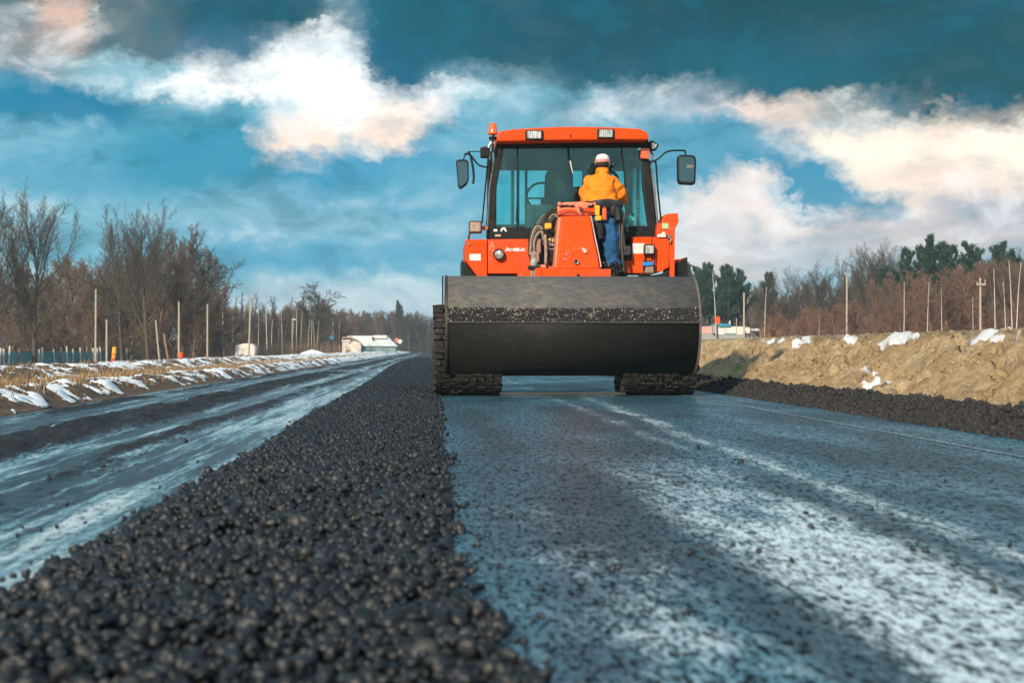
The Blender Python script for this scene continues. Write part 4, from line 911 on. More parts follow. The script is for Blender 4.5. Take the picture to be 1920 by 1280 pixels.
part('console', slab([(988, 384), (986, 445), (1060, 445), (1050, 400), (1038, 386), (1030, 383)], CY+.45, .35, .03), dirty('dark grey lining', (.035, .05, .06), (.02, .03, .035), .7), CAB)
SE = part('seat', slab([(1020, 398), (1022, 352), (1023, 326), (1028, 319.5), (1060, 319), (1069, 324), (1074, 345), (1082, 380), (1082, 400)], CY+.95, .14, .035, seg=3), dirty('dark seat cloth', (.05, .075, .08), (.03, .045, .05), .9), CAB)
b = slab([(1030, 372), (1031, 345), (1038, 337), (1052, 337), (1060, 345), (1065, 372)], CY+.93, .03, .02); part('seat_pad', b, dirty('seat pad', (.09, .12, .125), (.05, .07, .075), .9), SE)
b = bmesh.new(); c = at(1018, 372, CY+1.25); lt = [c+Vector((.21*math.cos(t)*1.0, .10*math.sin(t), .19*math.sin(t)+.02)) for t in np.linspace(0, 2*math.pi, 33)]; tube(b, lt, .016, 8); tube(b, [c+Vector((-.2, 0, 0)), c+Vector((.2, 0, .0))], .012, 8); tube(b, [c, c+Vector((0, -.05, -.35))], .03, 10); part('steering_wheel', b, M_BLK, CAB)
part('sun_visor', slab(rbox(1133, 276, 1160, 289), CY+.06, .05, .008), M_BLK, CAB)
b = bmesh.new(); tube(b, [at(961, 296, CB-.15), at(961, 432, CB-.2)], .02, 8); part('door_post', b, dirty('bare metal', (.5, .47, .42), (.3, .25, .2), .4, .5), CAB)
b = bmesh.new(); tube(b, curve([at(1184, 300, CY+1.2), at(1189, 350, CY+1.2), at(1196, 420, CY+1.2)], 5), .02, 8); part('door_post', b, dirty('bare metal', (.5, .47, .42), (.3, .25, .2), .4, .5), CAB)
# teal rag hanging by the screen
def blobmesh(name, pts, Y, m, parent=None, amp=.02, label=None):
    b = slab(pts, Y, .06, .015); bmesh.ops.triangulate(b, faces=b.faces[:]); bmesh.ops.subdivide_edges(b, edges=b.edges[:], cuts=3, use_grid_fill=True)
    for v in b.verts: v.co += mnoise.noise_vector(v.co*14)*amp+mnoise.noise_vector(v.co*34)*amp*.4
    o = obj(name, b, m, parent, True); 
    if label: o['label'] = label
    return o
o = blobmesh('rag', [(1163, 386), (1162, 404), (1166, 416), (1174, 426), (1180, 424), (1188, 414), (1190, 404), (1184, 399), (1174, 403), (1170, 392)], 16.9, M_TEAL, None, .03); tag(o, 'crumpled teal rag hanging in front of the cab glass, right of the orange hood', 'rag')
# far side weather rail etc.
b = bmesh.new(); tube(b, [at(1236, 433, CY), at(1231, 444, CY)], .015, 8); part('hinge', b, M_STL, CAB)
# ------------------------------------------------------------------ the worker standing behind the hood
def skin(name, verts, edges, radii, m, parent=None, root=0, sub=2, disp=0.0, dsc=.08):
    """continuous skinned surface through a skeleton of joints"""
    me = bpy.data.meshes.new(name); me.from_pydata([tuple(v) for v in verts], edges, []); me.update()
    o = bpy.data.objects.new(name, me); COL.objects.link(o)
    if parent is not None: o.parent = parent; o.matrix_parent_inverse = Matrix.Translation(-parent.location)
    sk = o.modifiers.new('skin', 'SKIN'); sk.use_smooth_shade = True; sk.branch_smoothing = .6
    sv = me.skin_vertices[0].data
    for i, r in enumerate(radii): sv[i].radius = (r if isinstance(r, tuple) else (r, r)); sv[i].use_root = (i == root)
    s = o.modifiers.new('sub', 'SUBSURF'); s.levels = s.render_levels = sub
    if disp:
        t = bpy.data.textures.new(name+'_folds', 'CLOUDS'); t.noise_scale = dsc; t.noise_depth = 2
        d = o.modifiers.new('folds', 'DISPLACE'); d.texture = t; d.strength = disp; d.mid_level = .5; d.texture_coords = 'GLOBAL'
    if m: me.materials.append(m)
    return o
PY = 16.62
zp = .95; PX = at(1130, 400, PY).x
def q(px, py, dy=0.0): v = at(px, py, PY+dy); return v
HIP = q(1130, 399); 
PERSON = empty('person', (PX, PY, zp), 'worker seen from behind in yellow orange jacket, blue trousers and pale cap by the hood', 'person')
M_SK = dirty('skin', (.42, .22, .14), (.34, .15, .10), .5, sc=20, amt=.4)
M_JK = dirty('orange yellow jacket cloth', (.82, .235, .003), (.58, .14, .003), .85, sc=5, amt=.5, bump=.3, bsc=50, bd=.004)
M_JN = dirty('blue work trousers', (.010, .085, .22), (.004, .035, .10), .9, sc=7, amt=.7, bump=.3, bsc=60, bd=.004)
V = []; E_ = []; Rr = []
def add(p, r, a=None):
    V.append(Vector(p)); Rr.append(r)
    if a is not None: E_.append((a, len(V)-1))
    return len(V)-1
SH = q(1130, 330); NK = q(1131, 318); HC = q(1131.5, 303)
pel = add(HIP, (.125, .09)); sp1 = add(q(1130, 375), (.105, .08), pel); ch = add(q(1129, 347), (.12, .095), sp1); nk0 = add(q(1130, 324), (.07, .06), ch); nk = add(q(1131, 316), .052, nk0)
h0 = add(q(1131.5, 309.5, .01), (.060, .070), nk); h1 = add(q(1131.5, 303.5, .01), (.070, .084), h0); h2 = add(q(1131.5, 298, .01), (.055, .064), h1)
nose = add(q(1131.5, 305, .105), .012, h1)
hands = []
for s, sh, elb, wr in ((-1, (1107, 341), (1096, 366, .06), (1101, 382, .34)), (1, (1152, 338), (1163, 366, .06), (1158, 382, .34))):
    a = add(q(*sh), .062, ch); b_ = add(q(*elb), .048, a); c = add(q(*wr), .033, b_); pal = add(V[c]+Vector((-.01*s, .075, .0)), (.040, .018), c); d = pal
    for k, (ox, ln) in enumerate(((-.030, .070), (-.010, .082), (.011, .076), (.030, .060))):
        f1 = add(V[pal]+Vector((ox, .045, .0)), .0095, pal); f2 = add(V[f1]+Vector((ox*.15, ln*.5, -.012)), .0085, f1); add(V[f2]+Vector((0, ln*.3, -.030)), .0075, f2)
    t1 = add(V[c]+Vector((-.038*s, .045, .004)), .011, pal); add(V[t1]+Vector((-.014*s, .035, -.008)), .009, t1)
for s, fx in ((-1, 1112), (1, 1146)):
    hp = add(q(fx+s*-2, 410), .088, pel); kn = add(Vector((V[hp].x+.01*s, PY-.03*(s > 0), zp+.50)), .062, hp); an = add(Vector((V[kn].x+.01*s, PY+.03, zp+.09)), .042, kn); ft = add(Vector((V[an].x, PY+.03, zp+.045)), .042, an); add(Vector((V[an].x+.01*s, PY+.20, zp+.035)), .034, ft)
BODY = skin('body', V, E_, Rr, M_SK, PERSON, 0, 1)
# ears
for s in (-1, 1):
    b = bmesh.new(); bmesh.ops.create_uvsphere(b, u_segments=10, v_segments=8, radius=1, matrix=Matrix.Translation(q(1131.5, 304.5, .0)+Vector((s*.080, 0, 0))) @ Matrix.Diagonal((.010, .020, .032, 1))); obj('ear', b, M_SK, PERSON, True)
# hair at the nape under the cap
b = bmesh.new(); lathe(b, q(1131.5, 303, .005), 'z', [(-.075, .001), (-.072, .054), (-.05, .070), (-.01, .077), (.03, .072), (.05, .055), (.075, .001)], 24); obj('hair', b, dirty('dark hair', (.02, .016, .014), (.05, .04, .03), .7, sc=50), PERSON, True)
# jacket
V2 = []; E2 = []; R2 = []
def ad2(p, r, a=None):
    V2.append(Vector(p)); R2.append(r)
    if a is not None: E2.append((a, len(V2)-1))
    return len(V2)-1
j00 = ad2(q(1128, 388), (.235, .155)); j0 = ad2(q(1128, 374), (.235, .155), j00); j1 = ad2(q(1127, 358), (.215, .155), j0); j2 = ad2(q(1129, 340), (.150, .13), j1); j3 = ad2(q(1130, 327), (.11, .095), j2); j4 = ad2(q(1131, 319.5), (.066, .066), j3)
for s, sh, elb, wr in ((-1, (1107, 341), (1096, 366, .06), (1100, 380, .28)), (1, (1152, 338), (1163, 366, .06), (1160, 382, .28))):
    a = ad2(q(*sh), .078, j2); b_ = ad2(q(*elb), .082, a); c = ad2(q(*wr), .058, b_)
skin('jacket', V2, E2, R2, M_JK, PERSON, 0, 3, .075, .085)
b = bmesh.new(); lathe(b, q(1131, 319, 0), 'z', [(-.03, .085), (.0, .075), (.022, .070), (.022, .055), (-.02, .06)], 24); obj('collar', b, M_JK, PERSON, True)
# trousers
V3 = []; E3 = []; R3 = []
def ad3(p, r, a=None):
    V3.append(Vector(p)); R3.append(r)
    if a is not None: E3.append((a, len(V3)-1))
    return len(V3)-1
t0 = ad3(q(1130, 388), (.16, .12)); t1 = ad3(q(1130, 400), (.155, .12), t0)
for s, fx in ((-1, 1112), (1, 1145)):
    a = ad3(q(fx, 415), .105+.012*(s > 0), t1); b_ = ad3(Vector((V3[a].x+.02*s, PY-.07, zp+.52)), .098, a); ad3(Vector((V3[a].x+.012*s, PY+.0, zp+.13)), .080, b_)
skin('trousers', V3, E3, R3, M_JN, PERSON, 0, 3, .085, .07)
for s, fx in ((-1, 1112), (1, 1146)):
    x = V[[i for i, v in enumerate(V) if abs(v.z-(zp+.09)) < 1e-6][0 if s < 0 else 1]].x
    b = bmesh.new(); box(b, (x, PY+.06, zp+.055), (.10, .27, .085), bev=.03, seg=3); box(b, (x, PY-.01, zp+.11), (.10, .12, .10), bev=.03, seg=3); obj('boot', b, M_RUB, PERSON, True)
# cap: white crown, pink band
b = bmesh.new(); c = q(1131.5, 301, .005); k = .0062*1.0
lathe(b, c+Vector((0, 0, .012)), 'z', [(0, .081), (.02, .079), (.042, .068), (.057, .046), (.064, .018), (.065, .001)], 28)
CAP = obj('cap', b, dirty('white cap', (.80, .78, .78), (.55, .52, .54), .6, sc=16), PERSON, True)
b = bmesh.new(); lathe(b, c+Vector((0, 0, -.030)), 'z', [(0, .072), (0, .0815), (.043, .083), (.043, .075), (0, .072)], 28); obj('cap_band', b, dirty('faded red band', (.66, .26, .25), (.66, .5, .48), .7, sc=20), CAP, True)
# dark hem and tool belt
b = bmesh.new(); lathe(b, q(1131, 383, 0), 'z', [(-.055, .20), (-.03, .235), (.015, .24), (.035, .225), (.035, .18)], 28)
for v in b.verts:
    v.co.y = PY+(v.co.y-PY)*.75; v.co += mnoise.noise_vector(v.co*9)*.035
obj('tool_belt', b, dirty('dark wet cloth', (.018, .020, .028), (.05, .05, .06), .6, sc=12), PERSON, True)
b = bmesh.new()
for px, py, w, h in ((1153, 396, .09, .13), (1162, 401, .07, .16)): box(b, q(px, py, -.09), (w, .06, h), bev=.02, seg=3)
for v in b.verts: v.co += mnoise.noise_vector(v.co*12)*.02
obj('tool_pouch', b, M_BLK, PERSON, True)
# radio held at the ear
b = bmesh.new(); tube(b, curve([q(1143, 315, .10), q(1149, 311, .10), q(1152, 306, .10)], 5), .016, 8); tube(b, curve([q(1152, 306, .10), q(1156, 302.5, .10)], 3), .006, 6); tube(b, curve([q(1142, 318, .05), q(1154, 327, .05), q(1158, 335, .05)], 5), .018, 8)
o = obj('radio', b, M_BLK); tag(o, 'small black radio beside the face of the worker on the roller', 'radio')
PERSON.rotation_euler = (0, math.radians(-.4), math.radians(-10))
# platform under the worker
b = bmesh.new(); box(b, ((at(1130, 500, PY).x), PY+.05, zp-.03), (.62, .50, .05), bev=.008); part('platform', b, M_DST)
# ------------------------------------------------------------------ trees
def m_bark(c1, c2):
    def fn(g):
        p = g.coord('Object'); n = g.noise(g.scale(p, (1, 1, .3)), 6, 5, .7)
        g.out(g.pbsdf(Base_Color=g.mix(n, c1, c2), Roughness=.9).outputs[0])
    return fn
B_GREY = mat('grey brown bark', m_bark((.045, .036, .028), (.115, .09, .066))); B_BRN = mat('reddish twigs', m_bark((.10, .065, .048), (.21, .14, .10)))
B_RED = mat('rusty brown twigs', m_bark((.15, .078, .052), (.30, .17, .115))); B_PALE = mat('pale birch bark', m_bark((.46, .43, .38), (.72, .68, .60))); B_DK = mat('dark bark', m_bark((.03, .028, .026), (.07, .062, .052)))
def m_needle(g):
    r = g.island(); g.out(g.pbsdf(Base_Color=g.mix(r, (.005, .026, .021), (.018, .062, .036)), Roughness=.75).outputs[0])
NEED = mat('pine needles', m_needle)
def segs_to_mesh(P0, P1, R0, R1, k):
    P0, P1 = np.array(P0), np.array(P1); R0, R1 = np.array(R0), np.array(R1); d = P1-P0; d /= np.linalg.norm(d, axis=1)[:, None]+1e-9
    a = np.cross(d, [.3, .9, .2]); a /= np.linalg.norm(a, axis=1)[:, None]+1e-9; b = np.cross(d, a)
    t = 2*np.pi*np.arange(k)/k; ring = a[:, None]*np.cos(t)[None, :, None]+b[:, None]*np.sin(t)[None, :, None]
    A = P0[:, None]+ring*R0[:, None, None]; B = P1[:, None]+ring*R1[:, None, None]
    V = np.concatenate([A, B], 1).reshape(-1, 3); i = np.arange(len(P0))[:, None]*2*k
    F = np.concatenate([i+np.array([j, (j+1) % k, k+(j+1) % k, k+j]) for j in range(k)]); return V, F
class Tree:
    """a bare winter tree one unit tall, grown branch by branch"""
    def __init__(s, seed): s.r = np.random.default_rng(seed); s.S = {0: [], 1: [], 2: []}
    def limb(s, p, d, L, r, lvl, cfg):
        n = cfg['seg'][lvl]; nk = cfg['kids'][lvl] if lvl < len(cfg['kids']) else 0; pts = [p]; r1 = r*(cfg['tip'] if lvl else cfg.get('top', .35))
        up = np.array([0, 0, 1.0]); q = p; dd = d
        for i in range(n):
            dd = dd+s.r.normal(size=3)*cfg['wob'][lvl]+up*cfg['up'][lvl]; dd = dd/np.linalg.norm(dd); q2 = q+dd*L/n
            ra = r+(r1-r)*i/n; rb = r+(r1-r)*(i+1)/n
            s.S[0 if lvl == 0 else (1 if lvl < 3 else 2)].append((q, q2, ra, rb)); q = q2; pts.append(q)
        for k in range(nk):
            t = cfg['t0'][lvl]+(1-cfg['t0'][lvl])*((k+s.r.random())/nk); t = min(t, .999); i = int(t*n); f = t*n-i; pp = pts[i]*(1-f)+pts[min(i+1, n)]*f
            dl = pts[min(i+1, n)]-pts[i]; dl = dl/np.linalg.norm(dl)
            side = np.cross(dl, s.r.normal(size=3)); side /= np.linalg.norm(side)+1e-9; an = R(cfg['ang'][lvl]*(.75+.5*s.r.random())*(1-.35*t*cfg.get('narrow', 1)))
            nd = dl*math.cos(an)+side*math.sin(an)
            shape = cfg['shape'](t) if lvl == 0 else (1-.45*t)
            s.limb(pp, nd, L*cfg['len'][lvl]*shape*(.7+.6*s.r.random()), max(cfg.get('rmin', .0006), (r+(r1-r)*t)*cfg['rr'][lvl]), lvl+1, cfg)
def tree_data(name, seed, cfg, bark, twig, needles=None):
    t = Tree(seed); t.limb(np.zeros(3), np.array([0, 0, 1.0]), cfg['H'], cfg['r0'], 0, cfg)
    ztop = max(b[1][2] for v in t.S.values() for b in v); out = []
    V, F = segs_to_mesh(*zip(*t.S[0]), 7); 
    def mk(nm, V, F, m):
        me = bpy.data.meshes.new(nm); V = np.asarray(V, np.float32)/ztop; F = np.asarray(F, np.int32); k = F.shape[1]
        me.vertices.add(len(V)); me.vertices.foreach_set('co', V.ravel()); me.loops.add(F.size); me.loops.foreach_set('vertex_index', F.ravel())
        me.polygons.add(len(F)); me.polygons.foreach_set('loop_start', np.arange(0, F.size, k, dtype=np.int32)); me.polygons.foreach_set('loop_total', np.full(len(F), k, np.int32))
        me.update(calc_edges=True); me.materials.append(m); return me
    out.append(mk(name+'_trunk', V, F, bark)); Vs, Fs, off = [], [], 0
    for l, k in ((1, 4), (2, 3)):
        if t.S[l]:
            V, F = segs_to_mesh(*zip(*t.S[l]), k); Vs.append(V); Fs.append(F+off); off += len(V)
    if needles:
        nV, nF = needles(t); nb = mk(name+'_foliage', nV, nF, NEED); 
        out.append(mk(name+'_crown', np.concatenate(Vs), np.concatenate(Fs), twig)); out.append(nb)
    else: out.append(mk(name+'_crown', np.concatenate(Vs), np.concatenate(Fs), twig))
    return out
vase = dict(H=.84, r0=.021, top=.35, tip=.35, seg=[10, 8, 5, 3, 2], kids=[19, 11, 9, 6], t0=[.22, .15, .12, .1], wob=[.04, .085, .13, .2, .2], up=[.03, .11, .09, .06, .03], ang=[52, 40, 40, 45], len=[.66, .46, .44, .42], rr=[.46, .46, .48, .6], shape=lambda t: .50+.62*math.sin(math.pi*(t*.72+.20)), rmin=.0010)
rnd = dict(H=.80, r0=.022, top=.3, tip=.35, seg=[8, 6, 5, 3, 2], kids=[14, 9, 8, 6], t0=[.25, .25, .15, .1], wob=[.05, .14, .18, .25, .2], up=[.02, .05, .03, .02, .0], ang=[62, 48, 48, 50], len=[.55, .52, .48, .45], rr=[.5, .5, .5, .6], shape=lambda t: 1.1-.5*t, rmin=.0016)
brush = dict(H=.92, r0=.011, top=.2, tip=.4, seg=[8, 6, 4, 3], kids=[26, 12, 9], t0=[.06, .1, .1], wob=[.05, .12, .2, .2], up=[.02, .14, .08, .04], ang=[38, 36, 42], len=[.42, .42, .46], rr=[.55, .5, .6], shape=lambda t: 1.1-.7*t, rmin=.0017)
tall = dict(H=.97, r0=.0075, top=.25, tip=.4, seg=[9, 5, 3], kids=[16, 7], t0=[.50, .2], wob=[.03, .14, .2], up=[.02, .14, .08], ang=[34, 38], len=[.17, .5], rr=[.42, .5], shape=lambda t: 1.1-.8*t, rmin=.0011)
birchc = dict(H=.985, r0=.0075, top=.45, tip=.4, seg=[9, 4, 3], kids=[12, 5], t0=[.62, .2], wob=[.018, .12, .2], up=[.03, .2, .1], ang=[30, 34], len=[.085, .5], rr=[.30, .5], shape=lambda t: 1.1-.6*t, rmin=.0010)
pinec = dict(H=.97, r0=.013, top=.2, tip=.4, seg=[9, 4, 2], kids=[34, 6], t0=[.34, .3], wob=[.025, .08, .1], up=[.02, .20, .12], ang=[66, 34], len=[.25, .46], rr=[.35, .5], shape=lambda t: 1.25-1.05*max(0, t-.05) if t > .15 else .9, rmin=.001)
def needle_fn(seed, dens=26, L=.034):
    def f(t):
        r = np.random.default_rng(seed); Ps, Ds = [], []
        for l in (1, 2):
            for a, b, _, _ in t.S[l]:
                n = max(2, int(dens*np.linalg.norm(b-a)/.05)); u = r.random(n)[:, None]; Ps.append(a+(b-a)*u); Ds.append(np.repeat(((b-a)/np.linalg.norm(b-a))[None], n, 0))
        P = np.concatenate(Ps); D = np.concatenate(Ds); n = len(P); D = D*.9+r.normal(size=(n, 3))*.40+np.array([0, 0, .45]); D /= np.linalg.norm(D, axis=1)[:, None]
        s_ = np.cross(D, r.normal(size=(n, 3))); s_ /= np.linalg.norm(s_, axis=1)[:, None]; P = P+r.normal(size=(n, 3))*.006; l_ = (L*(.6+.8*r.random(n)))[:, None]
        V = np.stack([P, P+D*l_*.5+s_*.0042, P+D*l_, P+D*l_*.5-s_*.0042], 1).reshape(-1, 3); return V, np.arange(n*4).reshape(-1, 4)
    return f
PROTO = {}
for i in range(3): PROTO['vase', i] = tree_data('bare_tree', 100+i, vase, B_GREY, B_GREY)
for i in range(3): PROTO['round', i] = tree_data('round_tree', 200+i, rnd, B_DK, B_DK)
for i in range(3): PROTO['brush', i] = tree_data('thicket_tree', 300+i, brush, B_BRN, B_BRN)
for i in range(2): PROTO['red', i] = [m.copy() for m in PROTO['brush', i]]
for i in range(2):
    for m in PROTO['red', i]: m.materials[0] = B_RED
for i in range(3): PROTO['tall', i] = tree_data('thin_tree', 400+i, tall, B_DK, B_DK)
for i in range(2):
    PROTO['birch', i] = tree_data('birch', 450+i, birchc, B_PALE, B_GREY)
for i in range(3): PROTO['pine', i] = tree_data('pine', 500+i, pinec, B_DK, B_DK, needle_fn(i))
PARTN = ['trunk', 'crown', 'foliage']
def tree(kind, v, px, Y, top, name, label, cat='tree', group=None, wide=1.0, rot=None, zb=None, sq=1.0):
    """a tree whose foot stands on the land seen at column px and distance Y, with its tip at row top"""
    p = at(px, top, Y); z0 = (float(ground_z(p.x))-.08) if zb is None else zb; H = p.z-z0
    r = empty(name, (p.x, Y, z0), label, cat, group); r.rotation_euler = (0, 0, random.random()*6.28 if rot is None else rot); r.scale = (H*wide, H*wide, H)
    for nm, me in zip(PARTN, PROTO[kind, v]):
        o = bpy.data.objects.new('crown' if nm == 'foliage' and False else nm, me); COL.objects.link(o); o.parent = r
    return r
# single trees along the left
tree('vase', 0, 66, 78, 326, 'bare_tree', 'tallest bare tree on the left, a wide fan of branches above the field fence', wide=.86, rot=.4)
tree('vase', 1, -46, 76, 352, 'bare_tree', 'bare tree cut off by the left edge of the photo', wide=1.0, rot=2.0)
tree('vase', 2, 229, 96, 376, 'bare_tree', 'bare tree with a straight dark trunk, left one of the close pair', wide=.78, rot=1.0)
tree('vase', 1, 278, 94, 366, 'bare_tree', 'bare tree with broad upright crown, right one of the close pair', wide=.88, rot=4.2)
tree('brush', 0, 333, 98, 412, 'bare_tree', 'dense reddish brown bare tree right of the close pair', wide=1.1, rot=1.2)
tree('brush', 2, 300, 104, 424, 'bare_tree', 'dense brown bare tree filling the gap behind the pair of tall trees', wide=1.2, rot=.2)
tree('round', 0, 378, 108, 455, 'bare_tree', 'dark bare tree sloping down at the right end of the left wood', wide=1.0, rot=3)
tree('round', 1, 404, 118, 520, 'bare_tree', 'small dark bare tree last in the left wood, above the slim poles', wide=1.0, rot=3)
tree('round', 2, 578, 140, 524, 'round_tree', 'round topped dark bare tree above the thin pale trunks in the middle left', wide=1.25, rot=.5)
tree('pine', 0, 749, 265, 564, 'fir_tree', 'lone small dark green fir rising above the far hazy wood', wide=1.0)
rr = random.Random(5)
def row(kinds, name, label, group, n, x0, x1, Y0, Y1, topf, wide=(1.0, 1.5), jit=10):
    for i in range(n):
        px = x0+(x1-x0)*(i+rr.random())/n; k = kinds[rr.randrange(len(kinds))]
        tree(k[0], k[1], px, Y0+(Y1-Y0)*rr.random(), topf(px)+rr.uniform(-jit, jit), name, label, 'tree', group, wide=rr.uniform(*wide), rot=rr.random()*6.28)
BR = [('brush', 0), ('brush', 1), ('brush', 2)]
row(BR, 'thicket_tree', 'low twiggy brown tree in the dense wood behind the left fence', 'twiggy trees behind the left fence', 38, -170, 420, 104, 135, lambda x: np.interp(x, [0, 60, 160, 200, 330, 380, 420], [505, 490, 478, 470, 468, 505, 560]), (1.1, 1.7), 22)
row(BR, 'thicket_tree', 'short brown bush tree at the foot of the left wood', 'bushes at the foot of the left wood', 22, -60, 410, 92, 106, lambda x: 575, (1.3, 2.2), 25)
row([('tall', 0), ('tall', 1), ('tall', 2)], 'thin_tree', 'thin dark bare tree packed in the hazy wood left of the shed', 'thin trees of the middle left wood', 40, 412, 640, 138, 175, lambda x: np.interp(x, [412, 450, 500, 560, 600, 640], [568, 556, 560, 566, 572, 584]), (1.3, 2.2), 12)
row(BR, 'thicket_tree', 'hazy twiggy tree in the wood left of the white shed', 'twiggy trees left of the shed', 46, 412, 660, 145, 190, lambda x: np.interp(x, [412, 520, 560, 620, 660], [574, 582, 566, 568, 588]), (1.1, 1.7), 8)
row(BR+[('round', 0), ('round', 1)], 'far_tree', 'tiny hazy tree in the far wood behind the white shed', 'far trees behind the shed', 44, 640, 850, 235, 300, lambda x: np.interp(x, [640, 700, 760, 820], [580, 584, 582, 592]), (.9, 1.4), 5)
# pale trunks in front of the middle wood
for px, top, Y in ((421, 556, 112), (427, 590, 118), (470, 556, 112), (501, 545, 118), (508, 600, 125), (521, 592, 122), (530, 585, 115), (548, 592, 125), (556, 578, 118), (563, 585, 124), (577, 600, 130), (583, 602, 130), (590, 600, 134), (594, 603, 134), (622, 595, 150), (628, 598, 150), (636, 602, 150), (434, 590, 120), (484, 590, 130)):
    tree('birch', rr.randrange(2), px, Y, top-4, 'birch_tree', 'slim pale birch trunk in front of the hazy middle left wood', 'tree', 'slim birches of the middle left', wide=rr.uniform(.9, 1.3))
# right hand wood
PN = [('pine', 0), ('pine', 1), ('pine', 2)]
for px, top, Y in ((1290, 492, 128), (1310, 500, 126), (1332, 494, 130), (1352, 500, 126), (1374, 497, 128), (1394, 505, 130), (1436, 512, 128), (1322, 505, 122), (1362, 508, 122)):
    tree(*PN[rr.randrange(3)], px, Y, top, 'pine_tree', 'blue green pine in the clump just right of the roller', 'tree', 'pines right of the roller', wide=1.15)
for px, top, Y in ((1695, 466, 104), (1722, 462, 106), (1746, 443, 104), (1768, 456, 108), (1790, 462, 106), (1812, 456, 104), (1838, 466, 108), (1862, 462, 104), (1878, 456, 106), (1902, 470, 108), (1662, 500, 110), (1930, 468, 106)):
    tree(*PN[rr.randrange(3)], px, Y, top, 'pine_tree', 'dark green pine standing behind the brown thicket on the far right', 'tree', 'pines on the far right', wide=1.1)
tree('vase', 0, 1548, 118, 484, 'bare_tree', 'broad bare grey tree left of the tall plain pole on the right', wide=1.25)
tree('vase', 2, 1600, 122, 470, 'bare_tree', 'bare grey tree right behind the tall plain pole', wide=1.05)
tree('vase', 1, 1652, 118, 446, 'bare_tree', 'tallest fan shaped bare tree on the right, left of the pines', wide=1.2)
tree('vase', 0, 1680, 124, 440, 'bare_tree', 'bare tree standing close against the left side of the right pines', wide=1.0)
tree('vase', 2, 1500, 128, 508, 'bare_tree', 'small rounded bare tree left of the broad grey one', wide=1.1)
tree('vase', 1, 1441, 124, 500, 'bare_tree', 'slender bare tree rising over the green clump right of the roller', wide=.7)
tree('vase', 2, 1905, 118, 458, 'bare_tree', 'bare tree at the right edge of the photo behind the pines', wide=.9)
row(BR, 'thicket_tree', 'greyish twiggy tree in the wood between the two pine clumps', 'twiggy trees of the right wood', 44, 1285, 1720, 128, 165, lambda x: np.interp(x, [1285, 1400, 1460, 1550, 1650, 1720], [545, 545, 545, 532, 512, 500]), (1.0, 1.5), 10)
RD = [('red', 0), ('red', 1)]
row(RD+BR, 'thicket_tree', 'rusty brown thicket tree below the pines on the far right', 'brown thicket on the far right', 46, 1640, 2080, 92, 112, lambda x: np.interp(x, [1640, 1690, 1760, 1850, 1960], [530, 512, 500, 488, 476]), (1.1, 1.7), 8)
row(RD, 'bush', 'low rusty bush at the foot of the right wood', 'low rusty bushes on the right', 52, 1440, 2060, 84, 108, lambda x: np.interp(x, [1290, 1400, 1600, 1800, 1960], [590, 585, 572, 565, 560]), (1.6, 2.6), 16)
for px, top in ((1343, 512), (1433, 540), (1738, 532), (1767, 545), (1866, 505), (1898, 490), (1905, 492), (1886, 530), (1826, 560), (1694, 530), (1536, 595)):
    tree('birch', rr.randrange(2), px, 84 if px > 1500 else 96, top-6, 'birch_tree', 'slim pale birch in front of the right hand wood', 'tree', 'slim birches on the right', wide=.9)
# forest floor litter of brush far off
def haze_mass(name, label, x0, x1, Y0, Y1, h, n, m, zb):
    r = np.random.default_rng(len(name)+int(x0) % 97); Yv = Y0+(Y1-Y0)*r.random(n); px = x0+(x1-x0)*r.random(n); P = np.array([[at(a, 655, b).x, b, zb] for a, b in zip(px, Yv)])
    blades(name, P, h, .035, m, label, 'undergrowth', .35)
haze_mass('undergrowth', 'tangled brown undergrowth below the left wood', -80, 640, 104, 170, 1.5, 16000, B_BRN, -.6)
haze_mass('undergrowth', 'tangled rusty undergrowth below the right wood', 1425, 1980, 94, 150, 1.5, 16000, B_RED, .6)
haze_mass('undergrowth', 'dim grey undergrowth below the far wood', 620, 900, 235, 300, 3.0, 9000, B_DK, -.6)
# ------------------------------------------------------------------ fence, poles, markers, far buildings
M_WD = dirty('weathered pale wood', (.46, .40, .33), (.24, .19, .15), .85, sc=8, amt=.8)
M_WR = dirty('brown wood', (.30, .19, .12), (.14, .09, .06), .85, sc=8, amt=.8)
def m_net(g):
    p = g.coord('Object'); x, y, z = g.sep(p)
    a = g.m('PINGPONG', g.mul(y, 1.0), .045); b = g.m('PINGPONG', g.mul(z, 1.0), .045); line = g.m('MINIMUM', a, b)
    n = g.noise(g.scale(p, (1, .4, 1)), .5, 4, .6); al = g.m('MAXIMUM', g.step(line, .016, .024, 1, .0), .30)
    g.out(g.pbsdf(Base_Color=g.mix(g.step(n, .4, .6), (.06, .24, .30), (.10, .36, .42)), Roughness=.7, Alpha=al).outputs[0])
FX = -21.5; zf = float(ground_z(FX))
FEN = empty('field_fence', (FX, 88, zf), 'long fence of crooked pale posts with teal netting across the left field', 'fence')
fp = [6, 15, 22, 31, 52, 86, 91, 115, 127, 138, 149, 163, 172, 186, 191, 199, 226, 237, 246, 255, 263, 297, 360, 372, 384, 396]
for i, px in enumerate(fp):
    t = (px-808)/FP; Y = min(150, FX/t); h = CAMH-zf+(.06 if i % 3 else .16)+rr.uniform(-.06, .06)
    b = bmesh.new(); lx = rr.uniform(-.06, .06); r = .055 if px not in (91, 186) else .08
    tube(b, [(FX, Y, zf-.1), (FX+lx*.5, Y+lx, zf+h*.5), (FX+lx, Y+lx*1.6, zf+h)], r, 7, r*.8); obj('post', b, dirty('bleached post wood', (.66, .60, .52), (.42, .36, .3), .85, sc=8, amt=.7) if i % 4 else M_WR, FEN)
b = bmesh.new(); box(b, (FX-.10, 92, zf+.50), (.012, 66, .78)); obj('netting', b, mat('teal netting', m_net), FEN)
b = bmesh.new()
